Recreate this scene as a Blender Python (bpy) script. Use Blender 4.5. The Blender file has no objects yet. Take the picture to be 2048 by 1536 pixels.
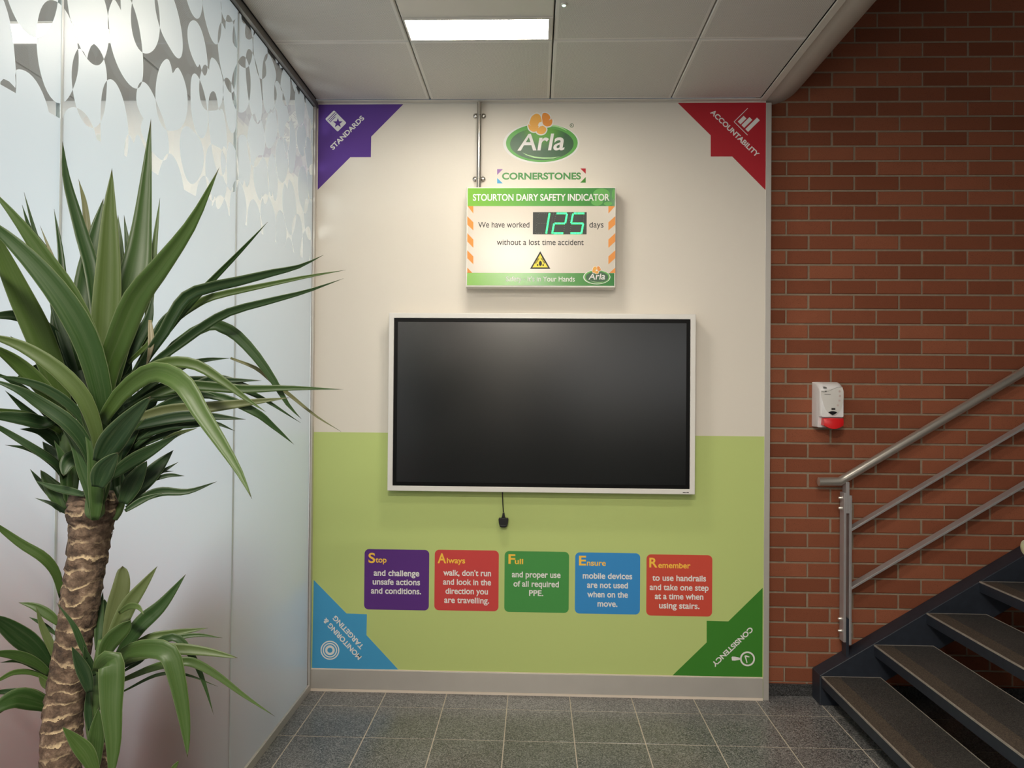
import bpy, math, random, os
from math import sin, cos, pi, sqrt
from mathutils import Vector, Matrix, noise
from mathutils.geometry import delaunay_2d_cdt

sc = bpy.context.scene
COL = sc.collection
random.seed(7)

# ------------------------------------------------------------------ camera
FPX = 1438.35
CAM = Vector((-0.01089, -3.60586, 1.51873))
YAW, PITCH, ROLL = -0.03206, 0.00927, 0.0081
_f = Vector((sin(YAW) * cos(PITCH), cos(YAW) * cos(PITCH), sin(PITCH)))
_r0 = Vector((cos(YAW), -sin(YAW), 0))
_u0 = _r0.cross(_f)
RT = _r0 * cos(ROLL) + _u0 * sin(ROLL)
UP = -_r0 * sin(ROLL) + _u0 * cos(ROLL)
FW = _f
cd = bpy.data.cameras.new('camera')
cam = bpy.data.objects.new('camera', cd)
COL.objects.link(cam)
M = Matrix((RT, UP, -FW)).transposed().to_4x4()
M.translation = CAM
cam.matrix_world = M
cd.sensor_fit = 'HORIZONTAL'
cd.sensor_width = 36.0
cd.lens = FPX / 2048 * 36.0
cd.clip_start = 0.02
sc.camera = cam

# ------------------------------------------------------------------ view, world, area lights
sc.view_settings.view_transform = 'Standard'
sc.view_settings.look = 'None'
sc.view_settings.gamma = 1.0
sc.view_settings.use_curve_mapping = False
sc.view_settings.exposure = 1.05
sc.cycles.use_denoising = True
sc.cycles.max_bounces = 10
sc.cycles.diffuse_bounces = 5
sc.cycles.glossy_bounces = 5
sc.cycles.transparent_max_bounces = 16
sc.cycles.sample_clamp_indirect = 6.0
sc.cycles.caustics_reflective = False
sc.cycles.caustics_refractive = False

world = bpy.data.worlds.new('hall_ambient')
sc.world = world
world.use_nodes = True
world.node_tree.nodes['Background'].inputs[0].default_value = (0.8, 0.9, 1.0, 1)
world.node_tree.nodes['Background'].inputs[1].default_value = 0.05


def area(name, loc, size, power, color, direction):
    l = bpy.data.lights.new(name, 'AREA')
    l.shape = 'RECTANGLE'
    l.size, l.size_y = size
    l.energy = power
    l.color = color
    o = bpy.data.objects.new(name, l)
    COL.objects.link(o)
    o.location = loc
    o.rotation_euler = Vector(direction).to_track_quat('-Z', 'Y').to_euler()
    return o


WARM = (1.0, 0.92, 0.80)
NEUT = (1.0, 0.95, 0.88)
COOL = (0.70, 0.84, 1.0)
LAMP_STRENGTH = 25.0
# hall ceiling lamps (mid and rear) among unseen fill lights added around them
area('hall_lamp_side', (0.82, -1.95, 2.95), (0.40, 0.17), 8, WARM, (0, 0, -1))  # unseen lamp added to brighten the bricks and stairs
area('hall_lamp_mid', (-0.245, -3.73, 2.95), (0.58, 0.17), 46, WARM, (0, 0, -1))
area('hall_lamp_rear', (-0.245, -5.9, 2.95), (0.58, 0.17), 42, WARM, (0, 0, -1))
area('office_lamp_mid', (-1.36, -1.95, 2.94), (0.34, 0.6), 3.4, (1.0, 0.80, 0.52), (0, 0, -1))  # added warm fill for the red chairs and the film above them
area('office_daylight_rear', (-2.7, -4.3, 1.6), (1.8, 2.0), 15, COOL, (1, 0.1, -0.05))  # added fill standing in mid-room, brightens the rear frosted panes
area('office_end_window', (-1.75, -4.4, 1.15), (1.0, 1.5), 22, (1.0, 0.95, 0.9), (0.12, 1, -0.08))  # unseen low fill added to light the sides of the red chairs
area('office_window', (-2.7, -2.5, 1.35), (1.6, 1.3), 33, (0.92, 0.96, 1.0), (-0.05, 1, 0.12))  # fill added in mid-room to whiten the end wall behind the gaps
# daylight: entrance glazing behind the camera and the office windows
area('entrance_daylight', (1.6, -6.3, 2.0), (2.8, 1.2), 5, (0.95, 0.97, 1.0), (0.0, 1, -0.02))
area('office_daylight', (-4.4, -3.2, 1.9), (3.0, 1.5), 13, COOL, (1, 0.12, -0.05))


# ------------------------------------------------------------------ geometry helpers
def ray(x, y):
    return RT * ((x - 1024) / FPX) - UP * ((y - 768) / FPX) + FW


def W(x, y, Y=0.0):
    """point of the plane y=Y met by the sight line through photograph pixel (x, y)"""
    d = ray(x, y)
    return CAM + d * ((Y - CAM.y) / d.y)


def at(x, y, dep):
    return CAM + ray(x, y) * dep


def lin(r, g, b):
    def c(v):
        v /= 255.0
        return v / 12.92 if v <= 0.04045 else ((v + 0.055) / 1.055) ** 2.4
    return (c(r), c(g), c(b), 1.0)


ROOT = {}


class MB:
    def __init__(s):
        s.v, s.f, s.m, s.attr = [], [], [], []

    def add(s, vs, fs, mi=0):
        n = len(s.v)
        s.v += [Vector(p) for p in vs]
        for f in fs:
            s.f.append([i + n for i in f])
            s.m.append(mi)
        return n

    def box(s, x0, x1, y0, y1, z0, z1, mi=0):
        vs = [(x, y, z) for x in (x0, x1) for y in (y0, y1) for z in (z0, z1)]
        s.add(vs, [(0, 1, 3, 2), (4, 6, 7, 5), (0, 4, 5, 1), (2, 3, 7, 6), (0, 2, 6, 4), (1, 5, 7, 3)], mi)

    def chbox(s, x0, x1, y0, y1, z0, z1, c, axis, sgn, mi=0):
        """box whose face on one side (axis 'y' or 'z', sign) has chamfered edges"""
        if axis == 'y':
            yf, yb = (y0, y1) if sgn < 0 else (y1, y0)
            ym = yf - sgn * c
            L = [(yb, 0), (ym, 0), (yf, c)]
            rings = [[(x0 + d, y, z0 + d), (x1 - d, y, z0 + d), (x1 - d, y, z1 - d), (x0 + d, y, z1 - d)] for y, d in L]
        else:
            zf, zb = (z0, z1) if sgn < 0 else (z1, z0)
            zm = zf - sgn * c
            L = [(zb, 0), (zm, 0), (zf, c)]
            rings = [[(x0 + d, y0 + d, z), (x1 - d, y0 + d, z), (x1 - d, y1 - d, z), (x0 + d, y1 - d, z)] for z, d in L]
        vs = [p for r in rings for p in r]
        fs = [(0, 1, 2, 3), (8, 9, 10, 11)]
        for k in (0, 4):
            for i in range(4):
                j = (i + 1) % 4
                fs.append((k + i, k + j, k + 4 + j, k + 4 + i))
        s.add(vs, fs, mi)

    def prism(s, poly, y0, y1, mi=0):
        """outline [(x, z)] extruded along y"""
        n = len(poly)
        vs = [(x, y0, z) for x, z in poly] + [(x, y1, z) for x, z in poly]
        fs = [list(range(n)), list(range(2 * n - 1, n - 1, -1))]
        for i in range(n):
            j = (i + 1) % n
            fs.append((i, i + n, j + n, j))
        s.add(vs, fs, mi)

    def sheet(s, poly, Y, mi=0):
        s.add([(x, Y, z) for x, z in poly], [list(range(len(poly)))], mi)

    def tube(s, path, rad, seg=16, caps=True, mi=0, up=None):
        path = [Vector(p) for p in path]
        n = len(path)
        rads = rad if isinstance(rad, (list, tuple)) else [rad] * n
        vs = []
        ref = None
        for i, p in enumerate(path):
            a = path[max(i - 1, 0)]
            b = path[min(i + 1, n - 1)]
            if 0 < i < n - 1:
                t = ((p - a).normalized() + (b - p).normalized()).normalized()
                k = 1.0 / max(0.5, t.dot((b - p).normalized()))
            else:
                t = (b - a).normalized()
                k = 1.0
            if ref is None:
                ref = Vector(up) if up else (Vector((0, 0, 1)) if abs(t.z) < .9 else Vector((0, 1, 0)))
            u = (ref - t * ref.dot(t)).normalized()
            w = t.cross(u)
            ref = u
            for j in range(seg):
                an = 2 * pi * j / seg
                vs.append(p + (u * cos(an) * k + w * sin(an)) * rads[i])
        fs = []
        for i in range(n - 1):
            for j in range(seg):
                k2 = (j + 1) % seg
                fs.append((i * seg + j, i * seg + k2, (i + 1) * seg + k2, (i + 1) * seg + j))
        if caps:
            fs.append(list(range(seg))[::-1])
            fs.append([(n - 1) * seg + j for j in range(seg)])
        s.add(vs, fs, mi)

    def lathe(s, prof, origin, axis, seg=20, mi=0):
        """profile [(r, h)] turned round axis through origin"""
        a = Vector(axis).normalized()
        u = a.orthogonal().normalized()
        w = a.cross(u)
        o = Vector(origin)
        vs, fs = [], []
        for r, h in prof:
            for j in range(seg):
                an = 2 * pi * j / seg
                vs.append(o + a * h + (u * cos(an) + w * sin(an)) * r)
        for i in range(len(prof) - 1):
            for j in range(seg):
                k = (j + 1) % seg
                fs.append((i * seg + j, i * seg + k, (i + 1) * seg + k, (i + 1) * seg + j))
        fs.append(list(range(seg))[::-1])
        fs.append([(len(prof) - 1) * seg + j for j in range(seg)])
        s.add(vs, fs, mi)

    def build(s, name, mats, parent=None, smooth=False, bevel=0, auto=35):
        off = ROOT.get(parent.name, Vector((0, 0, 0))) if parent else Vector((0, 0, 0))
        me = bpy.data.meshes.new(name)
        me.from_pydata([tuple(p - off) for p in s.v], [], s.f)
        if not isinstance(mats, (list, tuple)):
            mats = [mats]
        for m in mats:
            me.materials.append(m)
        me.polygons.foreach_set('material_index', s.m)
        if smooth:
            me.polygons.foreach_set('use_smooth', [True] * len(me.polygons))
            if auto:
                me.set_sharp_from_angle(angle=math.radians(auto))
        if s.attr:
            a = me.color_attributes.new('leafcoord', 'FLOAT_COLOR', 'POINT')
            a.data.foreach_set('color', [c for t in s.attr for c in t])
        me.update()
        o = bpy.data.objects.new(name, me)
        COL.objects.link(o)
        if parent:
            o.parent = parent
            ROOT[o.name] = off
        if bevel:
            b = o.modifiers.new('edge', 'BEVEL')
            b.width = bevel
            b.segments = 2
            b.limit_method = 'ANGLE'
        return o


def fixnormals(o):
    import bmesh
    bm = bmesh.new()
    bm.from_mesh(o.data)
    bmesh.ops.recalc_face_normals(bm, faces=bm.faces)
    bm.to_mesh(o.data)
    bm.free()
    return o


def tag(o, label, cat, group=None, kind=None):
    o['label'] = label
    o['category'] = cat
    if group:
        o['group'] = group
    if kind:
        o['kind'] = kind
    return o


def thing(name, loc, label, cat, group=None, kind=None):
    o = bpy.data.objects.new(name, None)
    o.empty_display_size = 0.05
    COL.objects.link(o)
    o.location = loc
    ROOT[o.name] = Vector(loc)
    return tag(o, label, cat, group, kind)


def dup(root, dloc, label):
    r = root.copy()
    COL.objects.link(r)
    r.location = root.location + Vector(dloc)
    r['label'] = label

    def rec(src, dst):
        for ch in list(src.children):
            c = ch.copy()
            COL.objects.link(c)
            c.parent = dst
            rec(ch, c)
    rec(root, r)
    return r


# ------------------------------------------------------------------ materials
def mat(name, col, rough=0.5, metal=0.0, spec=0.5, bump=None, vary=None, coat=0):
    """col linear rgba; bump=(scale,strength); vary=(scale,amount)"""
    m = bpy.data.materials.new(name)
    m.use_nodes = True
    nt = m.node_tree
    b = nt.nodes['Principled BSDF']
    b.inputs['Base Color'].default_value = col
    b.inputs['Roughness'].default_value = rough
    b.inputs['Metallic'].default_value = metal
    b.inputs['Specular IOR Level'].default_value = spec
    if coat:
        b.inputs['Coat Weight'].default_value = coat
        b.inputs['Coat Roughness'].default_value = 0.1
    if bump or vary:
        tc = nt.nodes.new('ShaderNodeTexCoord')
    if bump:
        n = nt.nodes.new('ShaderNodeTexNoise')
        n.inputs['Scale'].default_value = bump[0]
        n.inputs['Detail'].default_value = 4
        nt.links.new(tc.outputs['Object'], n.inputs['Vector'])
        bp = nt.nodes.new('ShaderNodeBump')
        bp.inputs['Strength'].default_value = bump[1]
        bp.inputs['Distance'].default_value = 0.002
        nt.links.new(n.outputs['Fac'], bp.inputs['Height'])
        nt.links.new(bp.outputs['Normal'], b.inputs['Normal'])
    if vary:
        n2 = nt.nodes.new('ShaderNodeTexNoise')
        n2.inputs['Scale'].default_value = vary[0]
        n2.inputs['Detail'].default_value = 5
        nt.links.new(tc.outputs['Object'], n2.inputs['Vector'])
        mx = nt.nodes.new('ShaderNodeMix')
        mx.data_type = 'RGBA'
        k = vary[1]
        mx.inputs[6].default_value = tuple(c * (1 - k) for c in col[:3]) + (1,)
        mx.inputs[7].default_value = tuple(min(1, c * (1 + k)) for c in col[:3]) + (1,)
        nt.links.new(n2.outputs['Fac'], mx.inputs[0])
        nt.links.new(mx.outputs[2], b.inputs['Base Color'])
    return m


def emit(name, col, strength):
    m = bpy.data.materials.new(name)
    m.use_nodes = True
    nt = m.node_tree
    nt.nodes.remove(nt.nodes['Principled BSDF'])
    e = nt.nodes.new('ShaderNodeEmission')
    e.inputs[0].default_value = col
    e.inputs[1].default_value = strength
    nt.links.new(e.outputs[0], nt.nodes['Material Output'].inputs[0])
    return m


class NT:
    """small helper for node graphs"""
    def __init__(s, name):
        s.m = bpy.data.materials.new(name)
        s.m.use_nodes = True
        s.nt = s.m.node_tree
        s.b = s.nt.nodes['Principled BSDF']
        s.out = s.nt.nodes['Material Output']

    def n(s, t, ins=None, **kw):
        nd = s.nt.nodes.new('ShaderNode' + t)
        for k, v in kw.items():
            setattr(nd, k, v)
        for k, v in (ins or {}).items():
            s.put(nd.inputs[k], v)
        return nd

    def put(s, sock, v):
        if isinstance(v, bpy.types.NodeSocket):
            s.nt.links.new(v, sock)
        else:
            sock.default_value = v

    def math(s, op, a, b=None):
        nd = s.n('Math', operation=op)
        s.put(nd.inputs[0], a)
        if b is not None:
            s.put(nd.inputs[1], b)
        return nd.outputs[0]

    def mix(s, f, a, b):
        nd = s.n('Mix', data_type='RGBA')
        s.put(nd.inputs[0], f)
        s.put(nd.inputs[6], a)
        s.put(nd.inputs[7], b)
        return nd.outputs[2]

    def ramp(s, f, stops):
        nd = s.n('ValToRGB')
        s.put(nd.inputs[0], f)
        cr = nd.color_ramp
        while len(cr.elements) < len(stops):
            cr.elements.new(0.5)
        for e, (p, c) in zip(cr.elements, stops):
            e.position = p
            e.color = c
        return nd.outputs[0]


m_cream = mat('cream_vinyl', lin(224, 217, 205), 0.5, spec=0.3, bump=(14, 0.06))
m_green = mat('lime_vinyl', lin(190, 206, 128), 0.5, spec=0.3, bump=(14, 0.06))
m_purple = mat('purple_print', lin(92, 60, 142), 0.45, spec=0.3)
m_red = mat('crimson_print', lin(176, 34, 46), 0.45, spec=0.3)
m_blue = mat('sky_blue_print', lin(72, 158, 206), 0.45, spec=0.3)
m_dgreen = mat('leaf_green_print', lin(62, 130, 44), 0.45, spec=0.3)
m_white = mat('white_print', lin(232, 230, 226), 0.5, spec=0.3)
m_box = [mat('violet_box', lin(92, 50, 128), 0.45, spec=0.3), mat('coral_box', lin(206, 72, 70), 0.45, spec=0.3),
         mat('green_box', lin(74, 150, 76), 0.45, spec=0.3), mat('blue_box', lin(58, 142, 206), 0.45, spec=0.3),
         mat('brick_red_box', lin(206, 78, 62), 0.45, spec=0.3)]
m_yellow = mat('amber_print', lin(252, 200, 76), 0.5, spec=0.3)
m_alu = mat('brushed_aluminium', lin(200, 195, 188), 0.42, metal=0.45, vary=(8, 0.06))
m_alud = mat('anodised_channel', lin(128, 126, 124), 0.4, metal=0.7)
m_steel = mat('satin_stainless', lin(222, 216, 206), 0.30, metal=0.82, bump=(160, 0.05))
m_condt = mat('polished_conduit', lin(192, 187, 180), 0.22, metal=1.0)
m_plate = mat('mill_steel_plate', lin(186, 182, 182), 0.36, metal=0.55, vary=(20, 0.08))
m_bead = mat('sealant_bead', lin(226, 212, 196), 0.6)
m_gasket = mat('black_gasket', lin(24, 24, 26), 0.6)
m_navy = mat('navy_painted_steel', lin(37, 42, 51), 0.42, vary=(30, 0.35), bump=(60, 0.1))
m_lip = mat('worn_tread_edge', lin(165, 158, 148), 0.5, metal=0.3, vary=(60, 0.3))
m_plaster = mat('white_plaster', lin(208, 202, 192), 0.6)
m_grey_wall = mat('pale_wall_paint', lin(214, 210, 204), 0.7)
m_rear_dark = mat('dark_dado_paint', lin(74, 74, 72), 0.6)
m_dark_wall = mat('stairwell_paint', lin(70, 58, 50), 0.8)
m_bezel = mat('white_bezel', lin(224, 221, 215), 0.38)
m_black = mat('black_border', lin(10, 10, 10), 0.4, spec=0.15)
m_rubber = mat('black_rubber', lin(16, 16, 17), 0.45)
m_case = mat('white_case', lin(226, 222, 212), 0.4)
m_text = mat('dark_print', lin(56, 52, 48), 0.5)
m_orange = mat('orange_print', lin(226, 142, 50), 0.4)
m_orange2 = mat('amber_petal', lin(232, 170, 72), 0.45)
m_ink = mat('black_print', lin(20, 18, 14), 0.45)
m_warn = mat('warning_yellow', lin(240, 220, 70), 0.45)
m_lgreen = mat('light_green_print', lin(92, 168, 76), 0.45)
m_pale_green = mat('pale_green_print', lin(170, 216, 150), 0.45)
m_logo = mat('deep_green_print', lin(46, 98, 52), 0.4)
m_title = mat('title_green_print', lin(72, 142, 72), 0.5)
m_lilac = mat('lilac_print', lin(150, 104, 170), 0.5)
m_abs = mat('white_abs', lin(228, 226, 226), 0.3, coat=0.3)
m_abs2 = mat('pale_abs_cover', lin(216, 213, 208), 0.28, coat=0.3)
m_push = mat('red_push_bar', lin(216, 30, 34), 0.3, coat=0.3)
m_pink = mat('pale_red_print', lin(200, 160, 154), 0.5)
m_smoke = mat('smoked_window', lin(28, 28, 32), 0.2)
m_led_bg = mat('led_panel', lin(38, 42, 38), 0.4)
m_led_dim = mat('unlit_led', lin(120, 128, 116), 0.4)
m_led_on = emit('lit_green_led', (0.03, 1.0, 0.145, 1), 3.2)
m_sensor = emit('green_indicator', (0.5, 1.0, 0.65, 1), 1.2)
m_lamp = emit('lamp_diffuser', WARM + (1,), LAMP_STRENGTH)
m_lamp2 = emit('office_lamp_diffuser', WARM + (1,), LAMP_STRENGTH * .4)
m_sofa = mat('red_upholstery', lin(245, 60, 64), 0.8)
m_carpet = mat('brown_carpet', lin(112, 96, 88), 0.9, vary=(6, 0.2))
m_pot = mat('charcoal_planter', lin(52, 52, 54), 0.5)
m_soil = mat('potting_soil', lin(46, 36, 28), 0.95, bump=(80, 0.8))


def mk_screen():
    g = NT('matte_screen')
    g.b.inputs['Base Color'].default_value = (0.004, 0.005, 0.005, 1)
    g.b.inputs['Roughness'].default_value = 0.22
    g.b.inputs['Specular IOR Level'].default_value = 0.7
    return g.m


def mk_board_face():
    g = NT('board_face_laminate')
    tc = g.n('TexCoord')
    n = g.n('TexNoise', {'Vector': tc.outputs['Object'], 'Scale': 350.0, 'Detail': 2.0})
    bp = g.n('Bump', {'Height': n.outputs['Fac'], 'Strength': 0.25, 'Distance': 0.0006})
    g.b.inputs['Base Color'].default_value = lin(212, 203, 189)
    g.b.inputs['Roughness'].default_value = 0.2
    g.put(g.b.inputs['Normal'], bp.outputs[0])
    return g.m


def mk_band(name):
    """printed left-to-right green blend of the board's bands"""
    g = NT(name)
    tc = g.n('TexCoord')
    sp = g.n('SeparateXYZ', {0: tc.outputs['Object']})
    t = g.math('ADD', g.math('MULTIPLY', sp.outputs[0], 1.4), 0.5)
    c = g.ramp(t, [(0.0, lin(128, 188, 68)), (0.5, lin(88, 162, 72)), (1.0, lin(58, 130, 64))])
    g.put(g.b.inputs['Base Color'], c)
    g.b.inputs['Roughness'].default_value = 0.2
    return g.m


def mk_logo_fill():
    """printed blend of the oval: brighter green at its top middle"""
    g = NT('oval_green_blend')
    tc = g.n('TexCoord')
    sp = g.n('SeparateXYZ', {0: tc.outputs['Object']})
    d = g.math('ADD', g.math('POWER', g.math('MULTIPLY', sp.outputs[0], 8.0), 2.0),
               g.math('POWER', g.math('MULTIPLY', g.math('SUBTRACT', sp.outputs[2], 0.075), 9.0), 2.0))
    c = g.ramp(d, [(0.0, lin(96, 170, 50)), (0.6, lin(60, 118, 56)), (1.0, lin(48, 92, 58))])
    g.put(g.b.inputs['Base Color'], c)
    g.b.inputs['Roughness'].default_value = 0.4
    return g.m


def mk_brick():
    g = NT('red_brick')
    tc = g.n('TexCoord')
    geo = g.n('NewGeometry')
    n = g.n('TexNoise', {'Vector': tc.outputs['Object'], 'Scale': 9.0, 'Detail': 6.0, 'Roughness': 0.7})
    n2 = g.n('TexNoise', {'Vector': tc.outputs['Object'], 'Scale': 330.0, 'Detail': 3.0, 'Roughness': 0.6})
    base = g.ramp(geo.outputs['Random Per Island'], [(0.0, lin(126, 71, 49)), (0.5, lin(143, 83, 59)), (1.0, lin(158, 95, 69))])
    c1 = g.mix(g.math('MULTIPLY', n.outputs['Fac'], 0.45), base, lin(122, 72, 50))
    pit = g.ramp(n2.outputs['Fac'], [(0.27, (0, 0, 0, 1)), (0.42, (1, 1, 1, 1))])
    c2 = g.mix(pit, lin(92, 50, 36), c1)
    g.put(g.b.inputs['Base Color'], c2)
    g.b.inputs['Roughness'].default_value = 0.85
    g.b.inputs['Specular IOR Level'].default_value = 0.2
    bp = g.n('Bump', {'Height': n2.outputs['Fac'], 'Strength': 0.5, 'Distance': 0.0015})
    g.put(g.b.inputs['Normal'], bp.outputs[0])
    return g.m


def mk_granite(name, dark, light, scale, rough):
    g = NT(name)
    tc = g.n('TexCoord')
    v = g.n('TexVoronoi', {'Vector': tc.outputs['Object'], 'Scale': scale, 'Randomness': 1.0})
    n = g.n('TexNoise', {'Vector': tc.outputs['Object'], 'Scale': scale * 1.3, 'Detail': 3.0, 'Roughness': 0.7})
    n3 = g.n('TexNoise', {'Vector': tc.outputs['Object'], 'Scale': 2.5, 'Detail': 3.0})
    sp = g.n('SeparateColor', {0: v.outputs['Color']})
    t = g.math('ADD', g.math('MULTIPLY', sp.outputs[0], 0.6), g.math('MULTIPLY', n.outputs['Fac'], 0.5))
    t = g.math('ADD', t, g.math('MULTIPLY', g.math('SUBTRACT', n3.outputs['Fac'], 0.5), 0.25))
    mid = tuple((a + b) / 2.4 for a, b in zip(dark[:3], light[:3])) + (1,)
    c = g.ramp(t, [(0.25, dark), (0.6, mid), (0.92, light)])
    g.put(g.b.inputs['Base Color'], c)
    g.b.inputs['Roughness'].default_value = rough
    return g.m


def mk_ceiling():
    """white metal tile with a fine diagonal grid of drilled holes and a plain border"""
    g = NT('perforated_metal_tile')
    tc = g.n('TexCoord')
    sp = g.n('SeparateXYZ', {0: tc.outputs['Object']})
    k = 2 * pi / 0.0068
    u = g.math('SINE', g.math('MULTIPLY', sp.outputs[0], k))
    v = g.math('SINE', g.math('MULTIPLY', sp.outputs[1], k))
    h = g.math('GREATER_THAN', g.math('MULTIPLY', u, v), 0.42)
    # plain border: distance to the 0.6 m grid lines
    def edge(c, off):
        f = g.math('FRACT', g.math('DIVIDE', g.math('ADD', c, off), 0.6))
        d = g.math('MINIMUM', f, g.math('SUBTRACT', 1.0, f))
        return g.math('GREATER_THAN', d, 0.028)
    inside = g.math('MULTIPLY', edge(sp.outputs[0], 0.547 + 6.0), edge(sp.outputs[1], 0.632 + 12.0))
    h = g.math('MULTIPLY', h, inside)
    c = g.mix(h, lin(216, 211, 205), lin(104, 100, 95))
    g.put(g.b.inputs['Base Color'], c)
    g.b.inputs['Roughness'].default_value = 0.45
    g.b.inputs['Specular IOR Level'].default_value = 0.3
    return g.m


def thin_fresnel(g, ior):
    """Fresnel that is the same from both sides of a thin sheet"""
    geo = g.n('NewGeometry')
    i = g.math('ADD', g.math('MULTIPLY', geo.outputs['Backfacing'], 1 / ior - ior), ior)
    return g.n('Fresnel', {'IOR': i})


def mk_frost():
    g = NT('frosted_film')
    nt = g.nt
    nt.nodes.remove(g.b)
    dif = g.n('BsdfDiffuse', {'Color': lin(206, 212, 215)})
    tra = g.n('BsdfTranslucent', {'Color': lin(208, 215, 219)})
    glo = g.n('BsdfGlossy', {'Color': (1, 1, 1, 1), 'Roughness': 0.33})
    m1 = g.n('MixShader', {0: 0.74})
    nt.links.new(dif.outputs[0], m1.inputs[1])
    nt.links.new(tra.outputs[0], m1.inputs[2])
    fr = thin_fresnel(g, 1.4)
    m2 = g.n('MixShader', {0: fr.outputs[0]})
    nt.links.new(m1.outputs[0], m2.inputs[1])
    nt.links.new(glo.outputs[0], m2.inputs[2])
    nt.links.new(m2.outputs[0], g.out.inputs[0])
    return g.m


def mk_glass():
    g = NT('clear_float_glass')
    nt = g.nt
    nt.nodes.remove(g.b)
    tr = g.n('BsdfTransparent', {'Color': (0.93, 0.96, 0.95, 1)})
    gl = g.n('BsdfGlossy', {'Color': (1, 1, 1, 1), 'Roughness': 0.0})
    fr = thin_fresnel(g, 1.55)
    mx = g.n('MixShader', {0: fr.outputs[0]})
    nt.links.new(tr.outputs[0], mx.inputs[1])
    nt.links.new(gl.outputs[0], mx.inputs[2])
    nt.links.new(mx.outputs[0], g.out.inputs[0])
    return g.m


def mk_leaf():
    g = NT('yucca_leaf')
    at_ = g.n('Attribute', attribute_name='leafcoord')
    sp = g.n('SeparateColor', {0: at_.outputs['Color']})
    tone, across, along = sp.outputs[0], sp.outputs[1], sp.outputs[2]
    base = g.ramp(tone, [(0.0, (0.011, 0.029, 0.014, 1)), (0.35, (0.023, 0.060, 0.014, 1)), (0.6, (0.056, 0.104, 0.020, 1)),
                         (0.8, (0.110, 0.130, 0.050, 1)), (1.0, (0.26, 0.22, 0.13, 1))])
    tc = g.n('TexCoord')
    comb = g.n('CombineXYZ', {0: g.math('MULTIPLY', across, 14.0), 1: g.math('MULTIPLY', along, 1.5), 2: g.math('MULTIPLY', tone, 37.0)})
    n = g.n('TexNoise', {'Vector': comb.outputs[0], 'Scale': 1.0, 'Detail': 2.0})
    str_ = g.ramp(n.outputs['Fac'], [(0.45, (0, 0, 0, 1)), (0.75, (1, 1, 1, 1))])
    c = g.mix(g.math('MULTIPLY', str_, 0.24), base, (0.15, 0.19, 0.09, 1))
    rim = g.math('GREATER_THAN', g.math('ABSOLUTE', g.math('SUBTRACT', across, 0.5)), 0.475)
    c = g.mix(g.math('MULTIPLY', rim, 0.5), c, (0.20, 0.24, 0.12, 1))
    tip = g.ramp(along, [(0.955, (0, 0, 0, 1)), (1.0, (1, 1, 1, 1))])
    c = g.mix(tip, c, (0.06, 0.04, 0.02, 1))
    g.put(g.b.inputs['Base Color'], c)
    g.b.inputs['Roughness'].default_value = 0.44
    g.b.inputs['Specular IOR Level'].default_value = 0.35
    tr = g.n('BsdfTranslucent')
    g.put(tr.inputs[0], g.mix(0.5, c, (0.10, 0.22, 0.02, 1)))
    mx = g.n('MixShader', {0: 0.22})
    g.nt.links.new(g.b.outputs[0], mx.inputs[1])
    g.nt.links.new(tr.outputs[0], mx.inputs[2])
    g.nt.links.new(mx.outputs[0], g.out.inputs[0])
    return g.m


def mk_trunk():
    g = NT('yucca_bark')
    tc = g.n('TexCoord')
    n0 = g.n('TexNoise', {'Vector': tc.outputs['Object'], 'Scale': 26.0, 'Detail': 4.0, 'Roughness': 0.65})
    sp = g.n('SeparateXYZ', {0: tc.outputs['Object']})
    nl = g.n('TexNoise', {'Vector': tc.outputs['Object'], 'Scale': 9.0, 'Detail': 3.0, 'Roughness': 0.5})
    z = g.math('ADD', g.math('MULTIPLY', sp.outputs[2], 36.0), g.math('MULTIPLY', n0.outputs['Fac'], 1.3))
    z = g.math('ADD', z, g.math('MULTIPLY', nl.outputs['Fac'], 3.0))
    f = g.math('FRACT', z)
    n1 = g.n('TexNoise', {'Vector': tc.outputs['Object'], 'Scale': 46.0, 'Detail': 6.0, 'Roughness': 0.7})
    bark = g.ramp(n1.outputs['Fac'], [(0.30, lin(34, 26, 21)), (0.47, lin(86, 69, 55)), (0.62, lin(120, 100, 82)), (0.78, lin(180, 162, 140))])
    n2 = g.n('TexNoise', {'Vector': tc.outputs['Object'], 'Scale': 18.0, 'Detail': 3.0})
    scar = g.math('MULTIPLY', g.ramp(f, [(0.0, (1, 1, 1, 1)), (0.09, (0.8, 0.8, 0.8, 1)), (0.2, (0, 0, 0, 1))]),
                  g.ramp(n2.outputs['Fac'], [(0.40, (0, 0, 0, 1)), (0.58, (1, 1, 1, 1))]))
    c = g.mix(scar, bark, lin(196, 174, 138))
    g.put(g.b.inputs['Base Color'], c)
    g.b.inputs['Roughness'].default_value = 0.85
    hgt = g.math('ADD', n1.outputs['Fac'], g.math('MULTIPLY', f, 0.6))
    bp = g.n('Bump', {'Height': hgt, 'Strength': 0.9, 'Distance': 0.004})
    g.put(g.b.inputs['Normal'], bp.outputs[0])
    return g.m


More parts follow.
